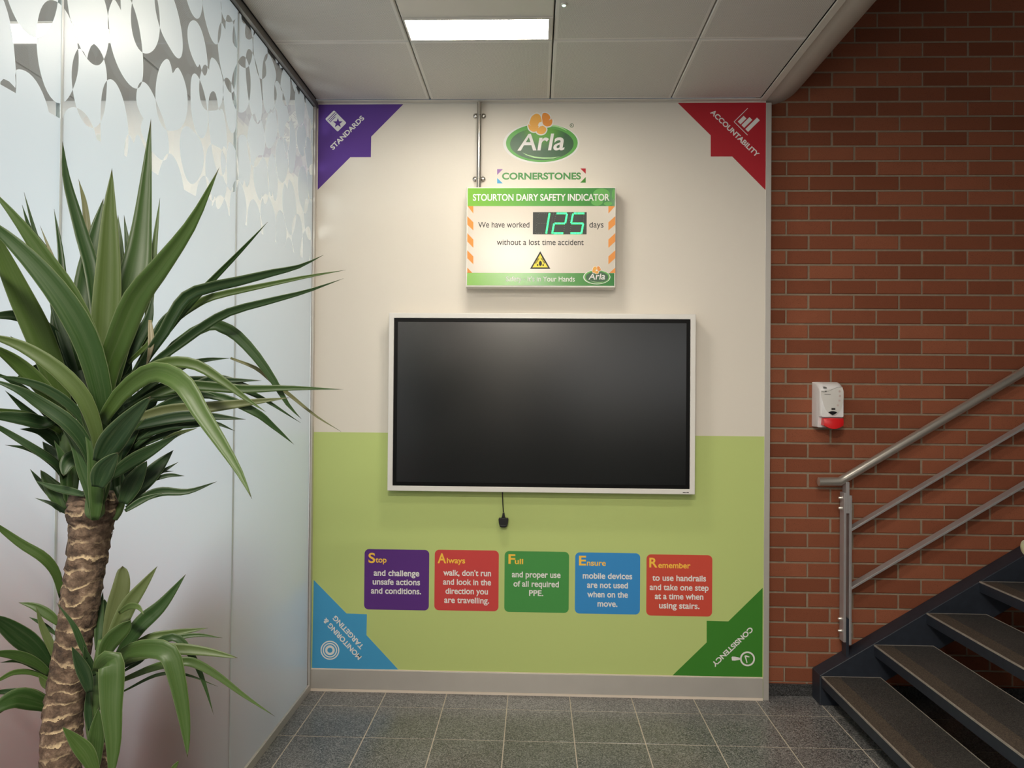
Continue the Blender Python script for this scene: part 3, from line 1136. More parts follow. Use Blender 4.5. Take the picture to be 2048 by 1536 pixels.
# ------------------------------------------------------------------ oval logo and title
def logo(parent, cx, cz, k, Y, mats, halo=True):
    """oval brand mark; k metres per unit, units are pixels of the large one (centre 1083.6, 286.1)"""
    step = -0.0005
    q = lambda x, y: (cx + (x - 1083.6) * k, cz - (y - 286.1) * k)
    white, lg, pale, oval, o1, o2 = mats
    z = lambda e: [(e[0] - 0, e[1])]
    b = MB()
    c = q(1082.4, 287.0)
    b.prism(ell(c[0], c[1], 76.5 * k, 40.6 * k), Y + step, Y)
    o = fixnormals(b.build('halo', white, parent))
    b = MB()
    c = q(1083.6, 286.1)
    b.sheet(ell(c[0], c[1], 71.8 * k, 38.4 * k), Y + 2 * step)
    b.build('oval_rim', lg, parent)
    b = MB()
    c = q(1083.6, 287.9)
    b.sheet(ell(c[0], c[1], 63.6 * k, 32.6 * k), Y + 3 * step)
    ro = b.build('oval', oval, parent)
    b = MB()
    sw = [q(1044.5, 305.2), q(1056, 310), q(1070, 313.4), q(1085, 315.2), q(1102, 315.4), q(1121.5, 313.4), q(1106, 317.6), q(1088, 318.2), q(1068, 316.2), q(1053, 311)]
    b.sheet(sw, Y + 4 * step)
    sw = [q(1105, 249.6), q(1116, 251.6), q(1126, 256), q(1134.5, 262.6), q(1121, 256.5), q(1110, 253.6), q(1100, 252.8)]
    b.sheet(sw, Y + 4 * step)
    b.build('swoosh', pale, parent)
    b = MB()
    put_text(b, 'Arla', q(1081.9, 0)[0], q(0, 301.3)[1], 94.5 * k, 33.5 * k, Y + 6 * step, math.radians(0.6), .013, .16)
    b.build('lettering', white, parent)
    s5 = 5.12
    raw = [
        [(840, 322), (812, 296), (820, 255), (838, 217), (880, 192), (914, 204), (933, 240), (937, 272), (925, 288), (905, 296), (900, 312), (880, 320)],
        [(944, 268), (940, 222), (950, 188), (986, 187), (1016, 210), (1025, 238), (1012, 260), (1042, 250), (1046, 282), (1030, 314), (990, 324), (958, 308), (948, 290)],
        [(800, 302), (830, 316), (872, 318), (905, 318), (898, 350), (884, 372), (850, 378), (816, 358), (802, 330)],
        [(932, 318), (960, 322), (980, 340), (984, 364), (964, 394), (926, 404), (896, 392), (886, 372), (900, 344)],
    ]
    for j, pl in enumerate(raw):
        pts = [q(900 + x / s5, 190 + y / s5) for x, y in pl]
        mx_ = sum(p[0] for p in pts) / len(pts)
        mz_ = sum(p[1] for p in pts) / len(pts)
        # soften the outline
        sm = []
        n = len(pts)
        for i_ in range(n):
            p0, p1, p2, p3 = pts[i_ - 1], pts[i_], pts[(i_ + 1) % n], pts[(i_ + 2) % n]
            for u in (0, .25, .5, .75):
                sm.append(tuple(.5 * (2 * p1[a] + (p2[a] - p0[a]) * u + (2 * p0[a] - 5 * p1[a] + 4 * p2[a] - p3[a]) * u * u + (3 * p1[a] - p0[a] - 3 * p2[a] + p3[a]) * u ** 3) for a in (0, 1)))
        big = []
        for p in sm:
            d = Vector((p[0] - mx_, p[1] - mz_))
            d = d * (1 + 2.4 * k / max(d.length, 1e-6))
            big.append((mx_ + d.x, mz_ + d.y))
        b = MB()
        b.sheet(big, Y + (6.5 + .1 * j) * step, 1)
        b.sheet(sm, Y + (7.4 + .1 * j) * step, 0)
        b.build('petal', [o1 if j == 1 else o2, white], parent)
    b = MB()
    c = q(900 + 927 / s5, 190 + 301 / s5)
    b.sheet(ell(c[0], c[1], 4.4 * k, 4.2 * k, 20), Y + 8.6 * step)
    b.build('flower_centre', white, parent)
    return q


c = W(1083.6, 286.1)
t = thing('logo_decal', (c.x, 0, c.z), 'green oval logo with an orange flower above the title', 'logo')
q = logo(t, c.x, c.z, PX, 0.0, (m_white, m_lgreen, m_pale_green, m_oval, m_orange, m_orange2))
b = MB()
cr = W(1143.6, 251.1)
ring(b, cr.x, cr.z, 3.1 * PX, 4.1 * PX, D1)
put_text(b, 'R', cr.x, cr.z, 3.0 * PX, 4.0 * PX, D1, 0, .02, mid=True)
b.build('registered_mark', m_logo, t)

c = W(1083, 352)
t = thing('title_decal', (c.x, 0, c.z), 'green CORNERSTONES title between four small coloured triangles', 'wall graphic')
b = MB()
T_(b, 'CORNERSTONES', 1003.9, 1161.7, 359.1, 13.8, D1, .034)
b.build('lettering', m_title, t)
for pl, m in (([(994.3, 338.4), (1005.5, 338.4), (994.3, 349.8)], m_lilac), ([(1160.7, 337), (1171.5, 337), (1171.5, 347.8)], m_red),
              ([(994.3, 356), (1005.5, 366.8), (994.3, 366.8)], m_blue), ([(1171.5, 354), (1171.5, 365.4), (1160.4, 365.4)], m_dgreen)):
    b = MB()
    b.prism(P2(pl), D1, 0)
    fixnormals(b.build('corner_triangle', m, t))

# ------------------------------------------------------------------ safety indicator board
YF = -0.080
BX0, BX1, BZ0, BZ1 = -0.3562, 0.3785, 2.0262, 2.5204
bc = Vector(((BX0 + BX1) / 2, 0, (BZ0 + BZ1) / 2))
t = thing('safety_indicator_board', bc, 'white wall board counting accident-free days in green LEDs', 'sign board')
b = MB()
b.box(BX0, BX1, YF, -.0005, BZ0, BZ1)
b.build('case', m_case, t, bevel=.004)
fx0, fx1, fz0, fz1 = BX0 + .0065, BX1 - .0065, BZ0 + .009, BZ1 - .006
zh = W(1083, 412.2, YF).z
zf = W(1083, 546.0, YF).z
b = MB()
b.box(fx0, fx1, YF - .0006, YF + .001, fz0, fz1)
b.build('face_panel', m_face, t)
E1, E2, E3 = YF - .0010, YF - .0014, YF - .0018
b = MB()
b.box(fx0, fx1, E1, YF, zh, fz1)
hb = b.build('header_band', m_band, t)
b = MB()
b.box(fx0, fx1, E1, YF, fz0, zf)
b.build('footer_band', m_band, t)
g5 = lambda x, y: (W(900 + x / 5.689, 360 + y / 5.689, YF).x, W(900 + x / 5.689, 360 + y / 5.689, YF).z)
b = MB()
for (cx, cy, rx, ry) in ((1722, 165, 96, 68), (1672, 252, 66, 40), (1798, 270, 48, 22), (1862, 165, 19, 62)):
    c0 = g5(cx, cy)
    pts = [(min(max(x, fx0), fx1), min(max(z_, zh), fz1)) for x, z_ in ell(c0[0], c0[1], rx / 5.689 * PX * .98, ry / 5.689 * PX * .98, 28)]
    b.sheet(pts, E2 - .00006 * len(b.f))
b.build('leaf_motif', m_lgreen, t)
b = MB()
T_(b, 'STOURTON DAIRY SAFETY INDICATOR', 945.4, 1218.5, 401.6, 13.7, E3 - .0002, .022)
b.build('header_lettering', m_white, t)
b = MB()
T_(b, 'We have worked', 956.2, 1058.7, 455.2, 11.0, E1, .006)
T_(b, 'days', 1178.6, 1207, 455.2, 11.0, E1, .006)
T_(b, 'without a lost time accident', 993.2, 1167.2, 490.2, 11.0, E1, .006)
b.build('message', m_text, t)
b = MB()
T_(b, "Safety - It's in Your Hands", 1012, 1149.3, 563, 9.6, E3, .006)
b.build('footer_lettering', m_white, t)
for side in (0, 1):
    b = MB()
    xa, xb_ = (197, 266) if side == 0 else (1880, 1802)
    for k, (a0, a1, c0, c1) in enumerate(((297, 297, 382, 302), (412, 482, 575, 508), (604, 678, 772, 700), (800, 870, 960, 890), (996, 1058, 1058, 1058))):
        if k == 0:
            pl = [(xa + (3 if side == 0 else -3), 298), (xb_, 298), (xb_, 382)]
        elif k == 4:
            pl = [(xa, 996), (xa + (58 if side == 0 else -66), 1058), (xa, 1058)]
        else:
            pl = [(xa, a0), (xb_, a1), (xb_, c0), (xa, c1)]
        b.sheet([g5(x, y) for x, y in pl], E1)
    b.build('hazard_stripes', m_orange, t)
b = MB()
tri = lambda s_, Y: b.sheet([(W(1080.4 + s_ * dx, 525.5 + s_ * dy, YF).x, W(1080.4 + s_ * dx, 525.5 + s_ * dy, YF).z) for dx, dy in ((0, -23), (20.4, 12.3), (-20.4, 12.3))], Y, 0 if Y == E1 else 1)
tri(1.0, E1)
tri(0.76, E2)
pc = W(1080.8, 527, YF)
b.sheet(ell(pc.x, pc.z, 3.0 * PX, 5.0 * PX, 20), E3, 0)
for dx in (-5.5, 5.5):
    b.sheet(ell(pc.x + dx * PX, pc.z - 3.2 * PX, 1.5 * PX, 1.9 * PX, 12), E3, 0)
c1 = W(1074.2, 522, YF)
put_text(b, 'WORK', c1.x, c1.z, 13 * PX, 3.4 * PX, E3, math.radians(58), .03, mid=True)
c1 = W(1086.4, 521.5, YF)
put_text(b, 'SAFE', c1.x, c1.z, 12.5 * PX, 3.4 * PX, E3, math.radians(-58), .03, mid=True)
b.build('warning_triangle', [m_ink, m_warn], t)
# LED display
g14 = lambda x, y: (W(1050 + x / 14.63, 410 + y / 14.63, YF).x, W(1050 + x / 14.63, 410 + y / 14.63, YF).z)
b = MB()
p0, p1 = g14(228, 858), g14(1806, 212)
b.box(p0[0], p1[0], E2, YF, p0[1], p1[1])
led = b.build('led_display', m_led_bg, t)
lit = [((716, 250), (622, 822), 17, 1), ((940, 236), (1205, 236), 8, 2), ((1226, 275), (1182, 520), 8, 1), ((885, 540), (1150, 540), 8, 1),
       ((846, 562), (796, 822), 8, 1), ((850, 826), (1100, 826), 8, 1), ((1445, 236), (1722, 236), 8, 2), ((1402, 270), (1352, 520), 8, 1),
       ((1375, 540), (1690, 540), 9, 1), ((1700, 562), (1652, 820), 8, 1), ((1345, 826), (1620, 826), 9, 1)]
dim_dots = [((385, 280), (300, 800), 12), ((430, 258), (620, 258), 5), ((385, 542), (620, 542), 6), ((345, 825), (580, 825), 6), ((898, 285), (858, 500), 5),
        ((1160, 575), (1130, 800), 5), ((1720, 300), (1702, 470), 4), ((1345, 575), (1318, 800), 5), ((835, 235), (745, 740), 13), ((1340, 235), (1305, 450), 6)]  # columns between the digits are reflections of lit LEDs drawn as dots


def dome(b, x, z, r, Y):
    n = 8
    vs, fs = [], []
    for i, (rr, h) in enumerate(((1.0, 0), (.8, .5), (.35, .85))):
        for j in range(n):
            a = 2 * pi * j / n
            vs.append((x + r * rr * cos(a), Y - r * h, z + r * rr * sin(a)))
    for i in range(2):
        for j in range(n):
            k = (j + 1) % n
            fs.append((i * n + j, i * n + k, (i + 1) * n + k, (i + 1) * n + j))
    fs.append([2 * n + j for j in range(n)])
    b.add(vs, fs)


b = MB()
for (xa, ya), (xb_, yb_), n, rows in lit:
    L = math.hypot(xb_ - xa, yb_ - ya)
    nx, ny = -(yb_ - ya) / L, (xb_ - xa) / L
    for i in range(n):
        u = i / (n - 1)
        for s_ in (-1, 1):
            p = g14(xa + (xb_ - xa) * u + nx * 12 * s_ + (0), ya + (yb_ - ya) * u + ny * 12 * s_ + (12 if rows == 2 else 0))
            dome(b, p[0], p[1], .0024, E2)
b.build('lit_digits', m_led_on, led)
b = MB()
for (xa, ya), (xb_, yb_), n in dim_dots:
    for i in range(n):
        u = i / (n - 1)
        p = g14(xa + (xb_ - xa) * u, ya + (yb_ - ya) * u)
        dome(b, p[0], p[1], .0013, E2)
b.build('unlit_dots', m_led_dim, led)
lg = MB()
pc = W(1193.9, 554.0, YF)
lg.sheet(ell(pc.x, pc.z, 1e-4, 1e-4, 8), E2)
lgo = lg.build('logo_badge', m_white, t)
logo(lgo, pc.x, pc.z, PX * .345, E2, (m_white, m_lgreen, m_pale_green, m_oval, m_orange, m_orange2))

# ------------------------------------------------------------------ cable conduit
xt = W(957.9, 300, -.022).x
t = thing('cable_conduit', (xt, -.022, BZ1), 'polished steel conduit tube running from the ceiling to the sign board', 'conduit')
b = MB()
b.tube([(xt, -.022, BZ1 - .0), (xt, -.022, H - .012)], .0118, 24)
b.build('tube', m_condt, t, smooth=True, auto=60)
for yy in (231, 357.5):
    zc = W(958, yy, -.01).z
    b = MB()
    for sx in (-1, 1):
        b.lathe([(.0135, 0), (.0135, .004), (.011, .008), (.006, .0105), (.0015, .0112)], (xt + sx * .0195, 0, zc), (0, -1, 0), 20)
    n = 14
    arc = [(xt + .0132 * cos(pi * i / n), -.022 - .0132 * sin(pi * i / n)) for i in range(n + 1)]
    arc = [(xt + .0132, -.001)] + arc + [(xt - .0132, -.001)]
    inn = [(xt + (x - xt) * .91, y * .97 if y > -.01 else -.022 + (y + .022) * .91) for x, y in arc]
    for i in range(len(arc) - 1):
        a, c, d, e = arc[i], arc[i + 1], inn[i + 1], inn[i]
        z0, z1 = zc - .0045, zc + .0045
        b.add([(a[0], a[1], z0), (c[0], c[1], z0), (c[0], c[1], z1), (a[0], a[1], z1), (e[0], e[1], z0), (d[0], d[1], z0), (d[0], d[1], z1), (e[0], e[1], z1)],
              [(0, 1, 2, 3), (0, 4, 5, 1), (3, 2, 6, 7)])
    b.build('saddle_clip', m_condt, t, smooth=True)

# ------------------------------------------------------------------ wall display
YT = -0.070
TX0, TX1, TZ0, TZ1 = -0.7365, 0.7720, 1.0195, 1.8995
t = thing('wall_display', ((TX0 + TX1) / 2, 0, (TZ0 + TZ1) / 2), 'large switched-off display with a white frame on the sign wall', 'display')
fw = 10.3 * PX * .98
b = MB()
b.prism([(TX0, TZ0), (TX1, TZ0), (TX1, TZ1), (TX0, TZ1)], -.012, -.052)
fixnormals(b.build('housing', m_bezel, t, bevel=.003))
b = MB()
ox, oz = [(TX0, TZ0), (TX1, TZ0), (TX1, TZ1), (TX0, TZ1)], [(TX0 + fw, TZ0 + fw), (TX1 - fw, TZ0 + fw), (TX1 - fw, TZ1 - fw), (TX0 + fw, TZ1 - fw)]
vs = [(x, y, z) for y in (YT, -.052) for pl in (ox, oz) for x, z in pl]
fs = []
for i in range(4):
    j = (i + 1) % 4
    fs += [(i, j, 4 + j, 4 + i), (8 + i, 12 + i, 12 + j, 8 + j), (i, 8 + i, 8 + j, j), (4 + i, 4 + j, 12 + j, 12 + i)]
b.add(vs, fs)
fixnormals(b.build('frame', m_bezel, t, bevel=.0022))
b = MB()
ix0, ix1, iz0, iz1 = TX0 + fw, TX1 - fw, TZ0 + fw, TZ1 - fw
bw = 7.6 * PX
b.box(ix0, ix1, YT + .006, YT + .018, iz0, iz1)
b.build('black_border', m_black, t)
b = MB()
b.box(ix0 + bw, ix1 - bw, YT + .0052, YT + .017, iz0 + bw, iz1 - bw)
b.build('screen', m_screen, t)
b = MB()
for xa, xb_ in ((1365.5, 1371.6), (1372.6, 1377.6)):
    b.sheet(P2([(xa, 985.9), (xb_, 986.0), (xb_, 984.4), (xa, 984.3)], YT - .0003), YT - .0003)
b.build('maker_mark', m_text, t)
b = MB()
b.box(-.25, .29, -.0125, 0, 1.30, 1.62)
b.build('wall_bracket', m_plate, t)

# power lead
xc = W(1005.5, 1000, -.02).x
t = thing('power_lead', (xc, -.022, 1.03), 'short black power lead hanging below the display', 'cable')
ztop, zplug = 1.06, W(1006, 1025, -.02).z
xp = W(1007, 1040, -.02).x
b = MB()
b.tube([(xc - .001, -.03, ztop), (xc - .001, -.026, .99), (xc + .001, -.02, .95), (xp - .001, -.02, zplug + .002)], .0028, 10)
b.build('cord', m_rubber, t, smooth=True)
b = MB()
zb = W(1007, 1054, -.02).z
za = W(1007, 1035, -.02).z
prof = [(-.0095, za + .0005), (-.0145, za - .002), (-.0225, za - .001), (-.0245, za - .008), (-.022, za - .028), (-.0165, zb + .003), (-.008, zb), (.008, zb), (.0165, zb + .003), (.022, za - .028), (.0245, za - .008), (.0225, za - .001), (.0145, za - .002), (.0095, za + .0005)]
b.prism([(xp + x, z) for x, z in prof], -.034, -.012)
b.prism([(xp - .0045, zplug), (xp + .0045, zplug), (xp + .0085, za + .001), (xp - .0085, za + .001)], -.029, -.014)
b.prism([(xp - .015, zb + .004), (xp + .015, zb + .004), (xp + .016, zb + .012), (xp - .016, zb + .012)], -.0345, -.02)
fixnormals(b.build('connector', m_rubber, t, bevel=.002))

# ------------------------------------------------------------------ soap dispenser
DX0, DX1, DZ0, DZ1 = 1.3845, 1.5035, 1.347, 1.575
DF = -0.040
t = thing('soap_dispenser', ((DX0 + DX1) / 2, YB, DZ0), 'white soap dispenser with a red push bar on the brick wall', 'dispenser')
b = MB()
def ztop(q):
    """top of the housing at depth fraction q (0 at the wall, 1 at the front)"""
    k = max(0.0, (q - .30) / .70)
    return DZ1 - .050 * (1 - sqrt(max(0, 1 - k * k)))


rings = []
for q in (0.0, .3, .5, .65, .78, .88, .95, 1.0):
    y = YB - .001 + (DF - YB) * q
    zt, zb_ = ztop(q), DZ0 + (.003 if q < .7 else .056)
    ins = .0012 * q if q < .9 else (.0015 + .006 * (q - .9) * 10)
    x0, x1 = DX0 + ins, DX1 - ins
    r1, r0 = .004 + .026 * q, .005
    ring_ = []
    for (cx_, cz_, r, a0) in ((x1 - r1, zt - r1, r1, 0), (x0 + r1, zt - r1, r1, 90), (x0 + r0, zb_ + r0, r0, 180), (x1 - r0, zb_ + r0, r0, 270)):
        for k in range(7):
            a_ = math.radians(a0 + 15 * k)
            ring_.append((cx_ + r * cos(a_), y, cz_ + r * sin(a_)))
    rings.append(ring_)
n = len(rings[0])
vs = [p for r in rings for p in r]
fs = [list(range(n))[::-1], [len(rings) * n - n + i for i in range(n)]]
for k in range(len(rings) - 1):
    for i in range(n):
        j = (i + 1) % n
        fs.append((k * n + i, k * n + j, (k + 1) * n + j, (k + 1) * n + i))
b.add(vs, fs)
fixnormals(b.build('body', m_abs, t, smooth=True, auto=40))
gd = lambda x, y, Y=DF - .004: (W(1580 + x / 9.6, 740 + y / 9.6, Y).x, W(1580 + x / 9.6, 740 + y / 9.6, Y).z)


def yfront(z):
    """front surface of the body at height z"""
    q = 1.0
    while q > .3 and ztop(q) < z:
        q -= .004
    return YB - .001 + (DF - YB) * q - .0005


def dsheet(b, pts, lift, mi=0):
    b.add([(x, yfront(z) - lift, z) for x, z in pts], [list(range(len(pts)))], mi)


b = MB()
# raised shield-shaped cover with a rounded point at its foot
L_ = [(600, 395), (604, 480), (622, 570), (650, 660), (690, 760), (740, 830), (790, 868), (826, 882)]
R_ = [(1024, 330), (1030, 420), (1030, 520), (1012, 640), (985, 740), (935, 822), (880, 866), (826, 882)]
rows = []
for i in range(len(L_)):
    l, r = gd(*L_[i]), gd(*R_[i])
    row = []
    for k in range(7):
        u = k / 6
        x, z = l[0] + (r[0] - l[0]) * u, l[1] + (r[1] - l[1]) * u
        row.append((x, yfront(z) - .0022 - .0018 * sin(pi * u), z))
    rows.append(row)
vs = [p for r in rows for p in r] + [(p[0], p[1] + .0045, p[2]) for r in rows for p in r]
fs = [(i * 7 + k, i * 7 + k + 1, (i + 1) * 7 + k + 1, (i + 1) * 7 + k) for i in range(7) for k in range(6)]
edge = [k for k in range(7)] + [i * 7 + 6 for i in range(1, 8)] + [7 * 7 + k for k in range(5, -1, -1)] + [i * 7 for i in range(6, 0, -1)]
fs += [(edge[i], edge[(i + 1) % len(edge)], edge[(i + 1) % len(edge)] + 56, edge[i] + 56) for i in range(len(edge))]
b.add(vs, fs)
fixnormals(b.build('cover', m_abs2, t, smooth=True, auto=50))
b = MB()
dl = .0052
ln = [(605, 408), (640, 420), (690, 414), (740, 405), (800, 380), (860, 352), (930, 332), (1012, 325)]
for (p, q_) in zip(ln[:-1], ln[1:]):
    a_, c_ = gd(*p), gd(*q_)
    w_ = .0005 if p[0] > 640 else .0009
    dsheet(b, [(a_[0], a_[1] - w_), (c_[0], c_[1] - w_), (c_[0], c_[1] + w_), (a_[0], a_[1] + w_)], dl)
cc = gd(686, 410)
dsheet(b, ell(cc[0], cc[1], .0030, .0034, 16), dl + .0003)
for (x0, y0, x1, y1) in ((640, 318, 692, 326), (645, 334, 712, 352), (660, 462, 780, 470), (792, 730, 866, 766)):
    dsheet(b, [gd(x0, y1), gd(x1, y1), gd(x1, y0), gd(x0, y0)], dl)
b.build('printed_marks', m_text, t)
b = MB()
for (x, y) in ((950, 410), (955, 500), (943, 590), (915, 676)):
    cc = gd(x, y)
    n = 20
    r0, r1 = .0042, .0052
    vs = []
    for r in (r0, r1):
        for i in range(n):
            a = 2 * pi * i / n
            px_, pz_ = cc[0] + r * cos(a), cc[1] + r * sin(a)
            vs.append((px_, yfront(pz_) - dl, pz_))
    b.add(vs, [(i, (i + 1) % n, n + (i + 1) % n, n + i) for i in range(n)])
    dsheet(b, [(cc[0] - .002, cc[1] - .0015), (cc[0] + .001, cc[1] - .002), (cc[0] + .002, cc[1] + .0012), (cc[0] - .0008, cc[1] + .002)], dl)
b.build('usage_icons', m_pink, t)
b = MB()
up = [gd(730 + 170 * i / 10, 808 - 18 * sin(pi * i / 10)) for i in range(11)]
lo = [gd(*p) for p in ((885, 828), (850, 852), (815, 866), (785, 852), (750, 828))]
dsheet(b, up + lo, dl)
b.build('level_window', m_smoke, t)
b = MB()
# push bar: rounded apron bulging forward
rows = []
for i in range(9):
    u = i / 8
    x = DX0 + .0165 + (DX1 - DX0 - .0255) * u
    bul = sin(pi * min(1, max(0, u)))
    zt = DZ0 + .050
    zb = DZ0 + .013 - .017 * bul
    yf = DF - .004 - .006 * bul ** .6
    rows.append([(x, DF + .034, zt), (x, yf + .004, zt), (x, yf - .001, zt - .003), (x, yf - .004, (zt + zb) / 2), (x, yf - .002, zb + .002), (x, yf + .003, zb), (x, DF + .034, zb + .004)])
m7 = 7
vs = [p for r in rows for p in r]
fs = [(i * m7 + k, i * m7 + (k + 1) % m7, (i + 1) * m7 + (k + 1) % m7, (i + 1) * m7 + k) for i in range(8) for k in range(m7)]
fs += [list(range(m7)), [8 * m7 + k for k in range(m7)][::-1]]
b.add(vs, fs)
fixnormals(b.build('push_bar', m_push, t, smooth=True, auto=45))

# ------------------------------------------------------------------ staircase
SX, SZ, SL = 1.385, 0.145, 0.6165     # foot of the string, its top there, slope
GO, RI = 0.2507, 0.1575
YS0, YS1 = -0.048, 0.050
YN0, YN1 = -1.55, -1.452
st = thing('staircase', (SX, -.75, 0), 'dark open-riser staircase climbing beside the brick wall', 'stairs')
XE = 3.2


def string(y0, y1):
    b = MB()
    d = .215
    top = lambda x: SZ + SL * (x - SX)
    xb_ = SX + (d - SZ) / SL
    b.prism([(SX, 0), (xb_, 0), (XE, top(XE) - d), (XE, top(XE)), (SX, SZ)], y0, y1)
    return fixnormals(b.build('stringer', m_navy, st, bevel=.003))


string(YS0, YS1)
string(YN0, YN1)
NT_ = 7
protos = None
for k in range(NT_):
    xa = 1.392 + GO * k
    zt = 0.1425 + RI * k
    if k == 0:
        b = MB()
        # folded steel tray: front lip, bottom, back lip
        x0, x1 = xa, xa + .285
        b.prism([(x0, zt - .052), (x1, zt - .052), (x1, zt), (x1 - .004, zt), (x1 - .004, zt - .004), (x0 + .004, zt - .004), (x0 + .004, zt), (x0, zt)], YN1 + .0005, YS0 - .0005)
        tr = fixnormals(b.build('tread', m_navy, st, bevel=.0015))
        subs = []
        b = MB()
        b.box(x0 + .083, x1 - .0045, YN1 + .004, YS0 - .004, zt - .0045, zt - .0008)
        subs.append(b.build('tread_infill', m_tread, tr))
        b = MB()
        b.box(x0 + .0045, x0 + .083, YN1 + .004, YS0 - .004, zt - .0045, zt - .0006)
        subs.append(b.build('grip_strip', m_nosing, tr))
        b = MB()
        b.box(x0 - .0006, x0 + .0050, YN1 + .001, YS0 - .001, zt - .0060, zt + .0006)
        b.box(x1 - .0042, x1 - .0005, YN1 + .001, YS0 - .001, zt - .004, zt + .0004)
        b.box(x0, x1, YS0 - .0035, YS0 - .0008, zt - .004, zt + .0004)
        subs.append(b.build('edge_trim', m_lip, tr))
        protos = (tr, subs)
    else:
        tr = protos[0].copy()
        COL.objects.link(tr)
        tr.parent = st
        tr.location = (GO * k, 0, RI * k)
        for s_ in protos[1]:
            c_ = s_.copy()
            COL.objects.link(c_)
            c_.parent = tr


def railing(dy, label):
    """post of two plates, tube handrail, two flat infill bars"""
    YC = 0.0006 + dy
    t = thing('stair_railing', (1.527, YC, .24), label, 'railing', 'stair railings')
    px = 1.527
    for sx in (-1, 1):
        b = MB()
        xa, xb_ = (px - .019, px - .007) if sx < 0 else (px + .0075, px + .0195)
        b.box(xa, xb_, YC - .025, YC + .025, .300 if sx < 0 else .287, 1.030 if sx < 0 else 1.018)
        b.build('post_plate', m_plate, t, bevel=.001)
    b = MB()
    b.box(px - .0069, px + .0074, YC - .024, YC + .024, .93, 1.083)
    b.build('top_bracket', m_plate, t, bevel=.001)
    b = MB()
    z0 = SZ + SL * (px - SX) - .004
    b.box(px - .0069, px + .0074, YC - .024, YC + .024, z0, .415)
    b.build('foot_plate', m_navy, t, bevel=.001)
    for zz in (1.003, .952, .408, .349):
        b = MB()
        b.lathe([(.0085, 0), (.0085, .007), (.0072, .009), (.0072, .012), (.005, .0165), (.0015, .0185)], (px - .019, YC, zz), (-1, 0, 0), 14)
        b.build('bolt', m_steel, t, smooth=True)
        b = MB()
        b.lathe([(.0085, 0), (.0085, .006), (.006, .010), (.0015, .012)], (px + .0195, YC, zz - .004), (1, 0, 0), 14)
        b.build('nut', m_steel, t, smooth=True)
    b = MB()
    slope = .6185
    zb = 1.0835
    b.tube([(1.396, YC, zb - .002), (1.497, YC, zb), (1.52, YC, zb + .014), (XE, YC, zb + slope * (XE - 1.497))], .0212, 28)
    hr = b.build('handrail', m_steel, t, smooth=True, auto=60)
    b = MB()
    b.lathe([(.0214, 0), (.0214, .003), (.019, .0045)], (1.3965, YC, zb - .002), (-1, 0, 0), 28)
    b.build('end_cap', m_steel, hr, smooth=True)
    for za, sl in ((.845, .6165), (.559, .6165)):
        b = MB()
        th = .0125
        xa = px + .0195
        b.prism([(xa, za - .002), (XE, za - .002 + sl * (XE - xa)), (XE, za + th - .002 + sl * (XE - xa)), (xa, za + th - .002)], YC - .024, YC + .024)
        fixnormals(b.build('infill_bar', m_plate, t, bevel=.001))
    return t


rl = railing(0.0, 'steel railing with two sloping bars along the brick wall')
dup(rl, (0, -1.5, 0), 'railing on the open side of the stairs showing a rail end cap')

# ------------------------------------------------------------------ yucca
DEP = 1.40
pl = thing('potted_yucca', tuple(Vector((at(120, 1536, DEP).x + .0, at(120, 1536, DEP).y, 0))), 'tall yucca plant with a thick ringed trunk beside the glass', 'plant')
base_xy = at(110, 1700, DEP)


def spline(pts, n):
    P = [Vector(p) for p in pts]
    P = [P[0] * 2 - P[1]] + P + [P[-1] * 2 - P[-2]]
    out = []
    m = len(P) - 3
    for i in range(n + 1):
        u = i / n * m
        k = min(int(u), m - 1)
        f = u - k
        a, b_, c_, d_ = P[k:k + 4]
        out.append(.5 * ((2 * b_) + (c_ - a) * f + (2 * a - 5 * b_ + 4 * c_ - d_) * f * f + (3 * b_ - a - 3 * c_ + d_) * f ** 3))
    return out


def cane(pts, name, m, depth, nring=130, seg=30, bump=.0022, flare=0):
    """trunk along photographed points (x, y, width)"""
    s_ = spline([(x, y, w) for x, y, w in pts], nring)
    b = MB()
    vs, fs = [], []
    for i, p in enumerate(s_):
        c = at(p.x, p.y, depth)
        r = p.z / 2 / FPX * depth
        for j in range(seg):
            a = 2 * pi * j / seg
            d = Vector((cos(a), sin(a), 0))
            ph = (c.z * 34 + noise.noise(Vector((cos(a) * 2, sin(a) * 2, c.z * 9))) * .9) % 1.0
            rr = r + bump * (1.1 - 1.9 * ph) + bump * 1.3 * noise.noise(Vector((cos(a) * 4, sin(a) * 4, c.z * 60)))
            vs.append(c + d * rr)
    n = len(s_)
    for i in range(n - 1):
        for j in range(seg):
            k = (j + 1) % seg
            fs.append((i * seg + j, i * seg + k, (i + 1) * seg + k, (i + 1) * seg + j))
    fs.append(list(range(seg)))
    fs.append([(n - 1) * seg + j for j in range(seg)])
    b.add(vs, fs)
    return fixnormals(b.build(name, m, pl, smooth=True, auto=0))


cane([(186, 985, 78), (188, 1003, 92), (187, 1022, 98), (184, 1042, 82), (179, 1080, 75), (171, 1140, 71), (161, 1200, 70), (149, 1280, 66), (136, 1350, 66), (127, 1430, 72), (121, 1536, 74), (112, 1750, 80), (108, 2010, 86)], 'trunk', m_bark, DEP)
cane([(197, 1490, 22), (200, 1530, 34), (196, 1620, 44), (176, 1800, 50), (160, 2010, 52)], 'side_cane', m_bark, DEP - .02, 70, 20)


def green_stem(pts, r, depth):
    b = MB()
    s_ = spline([(x, y, w) for x, y, w in pts], 20)
    b.tube([at(p.x, p.y, depth) for p in s_], [p.z / 2 / FPX * depth for p in s_], 14)
    return fixnormals(b.build('shoot', m_shoot, pl, smooth=True, auto=0))


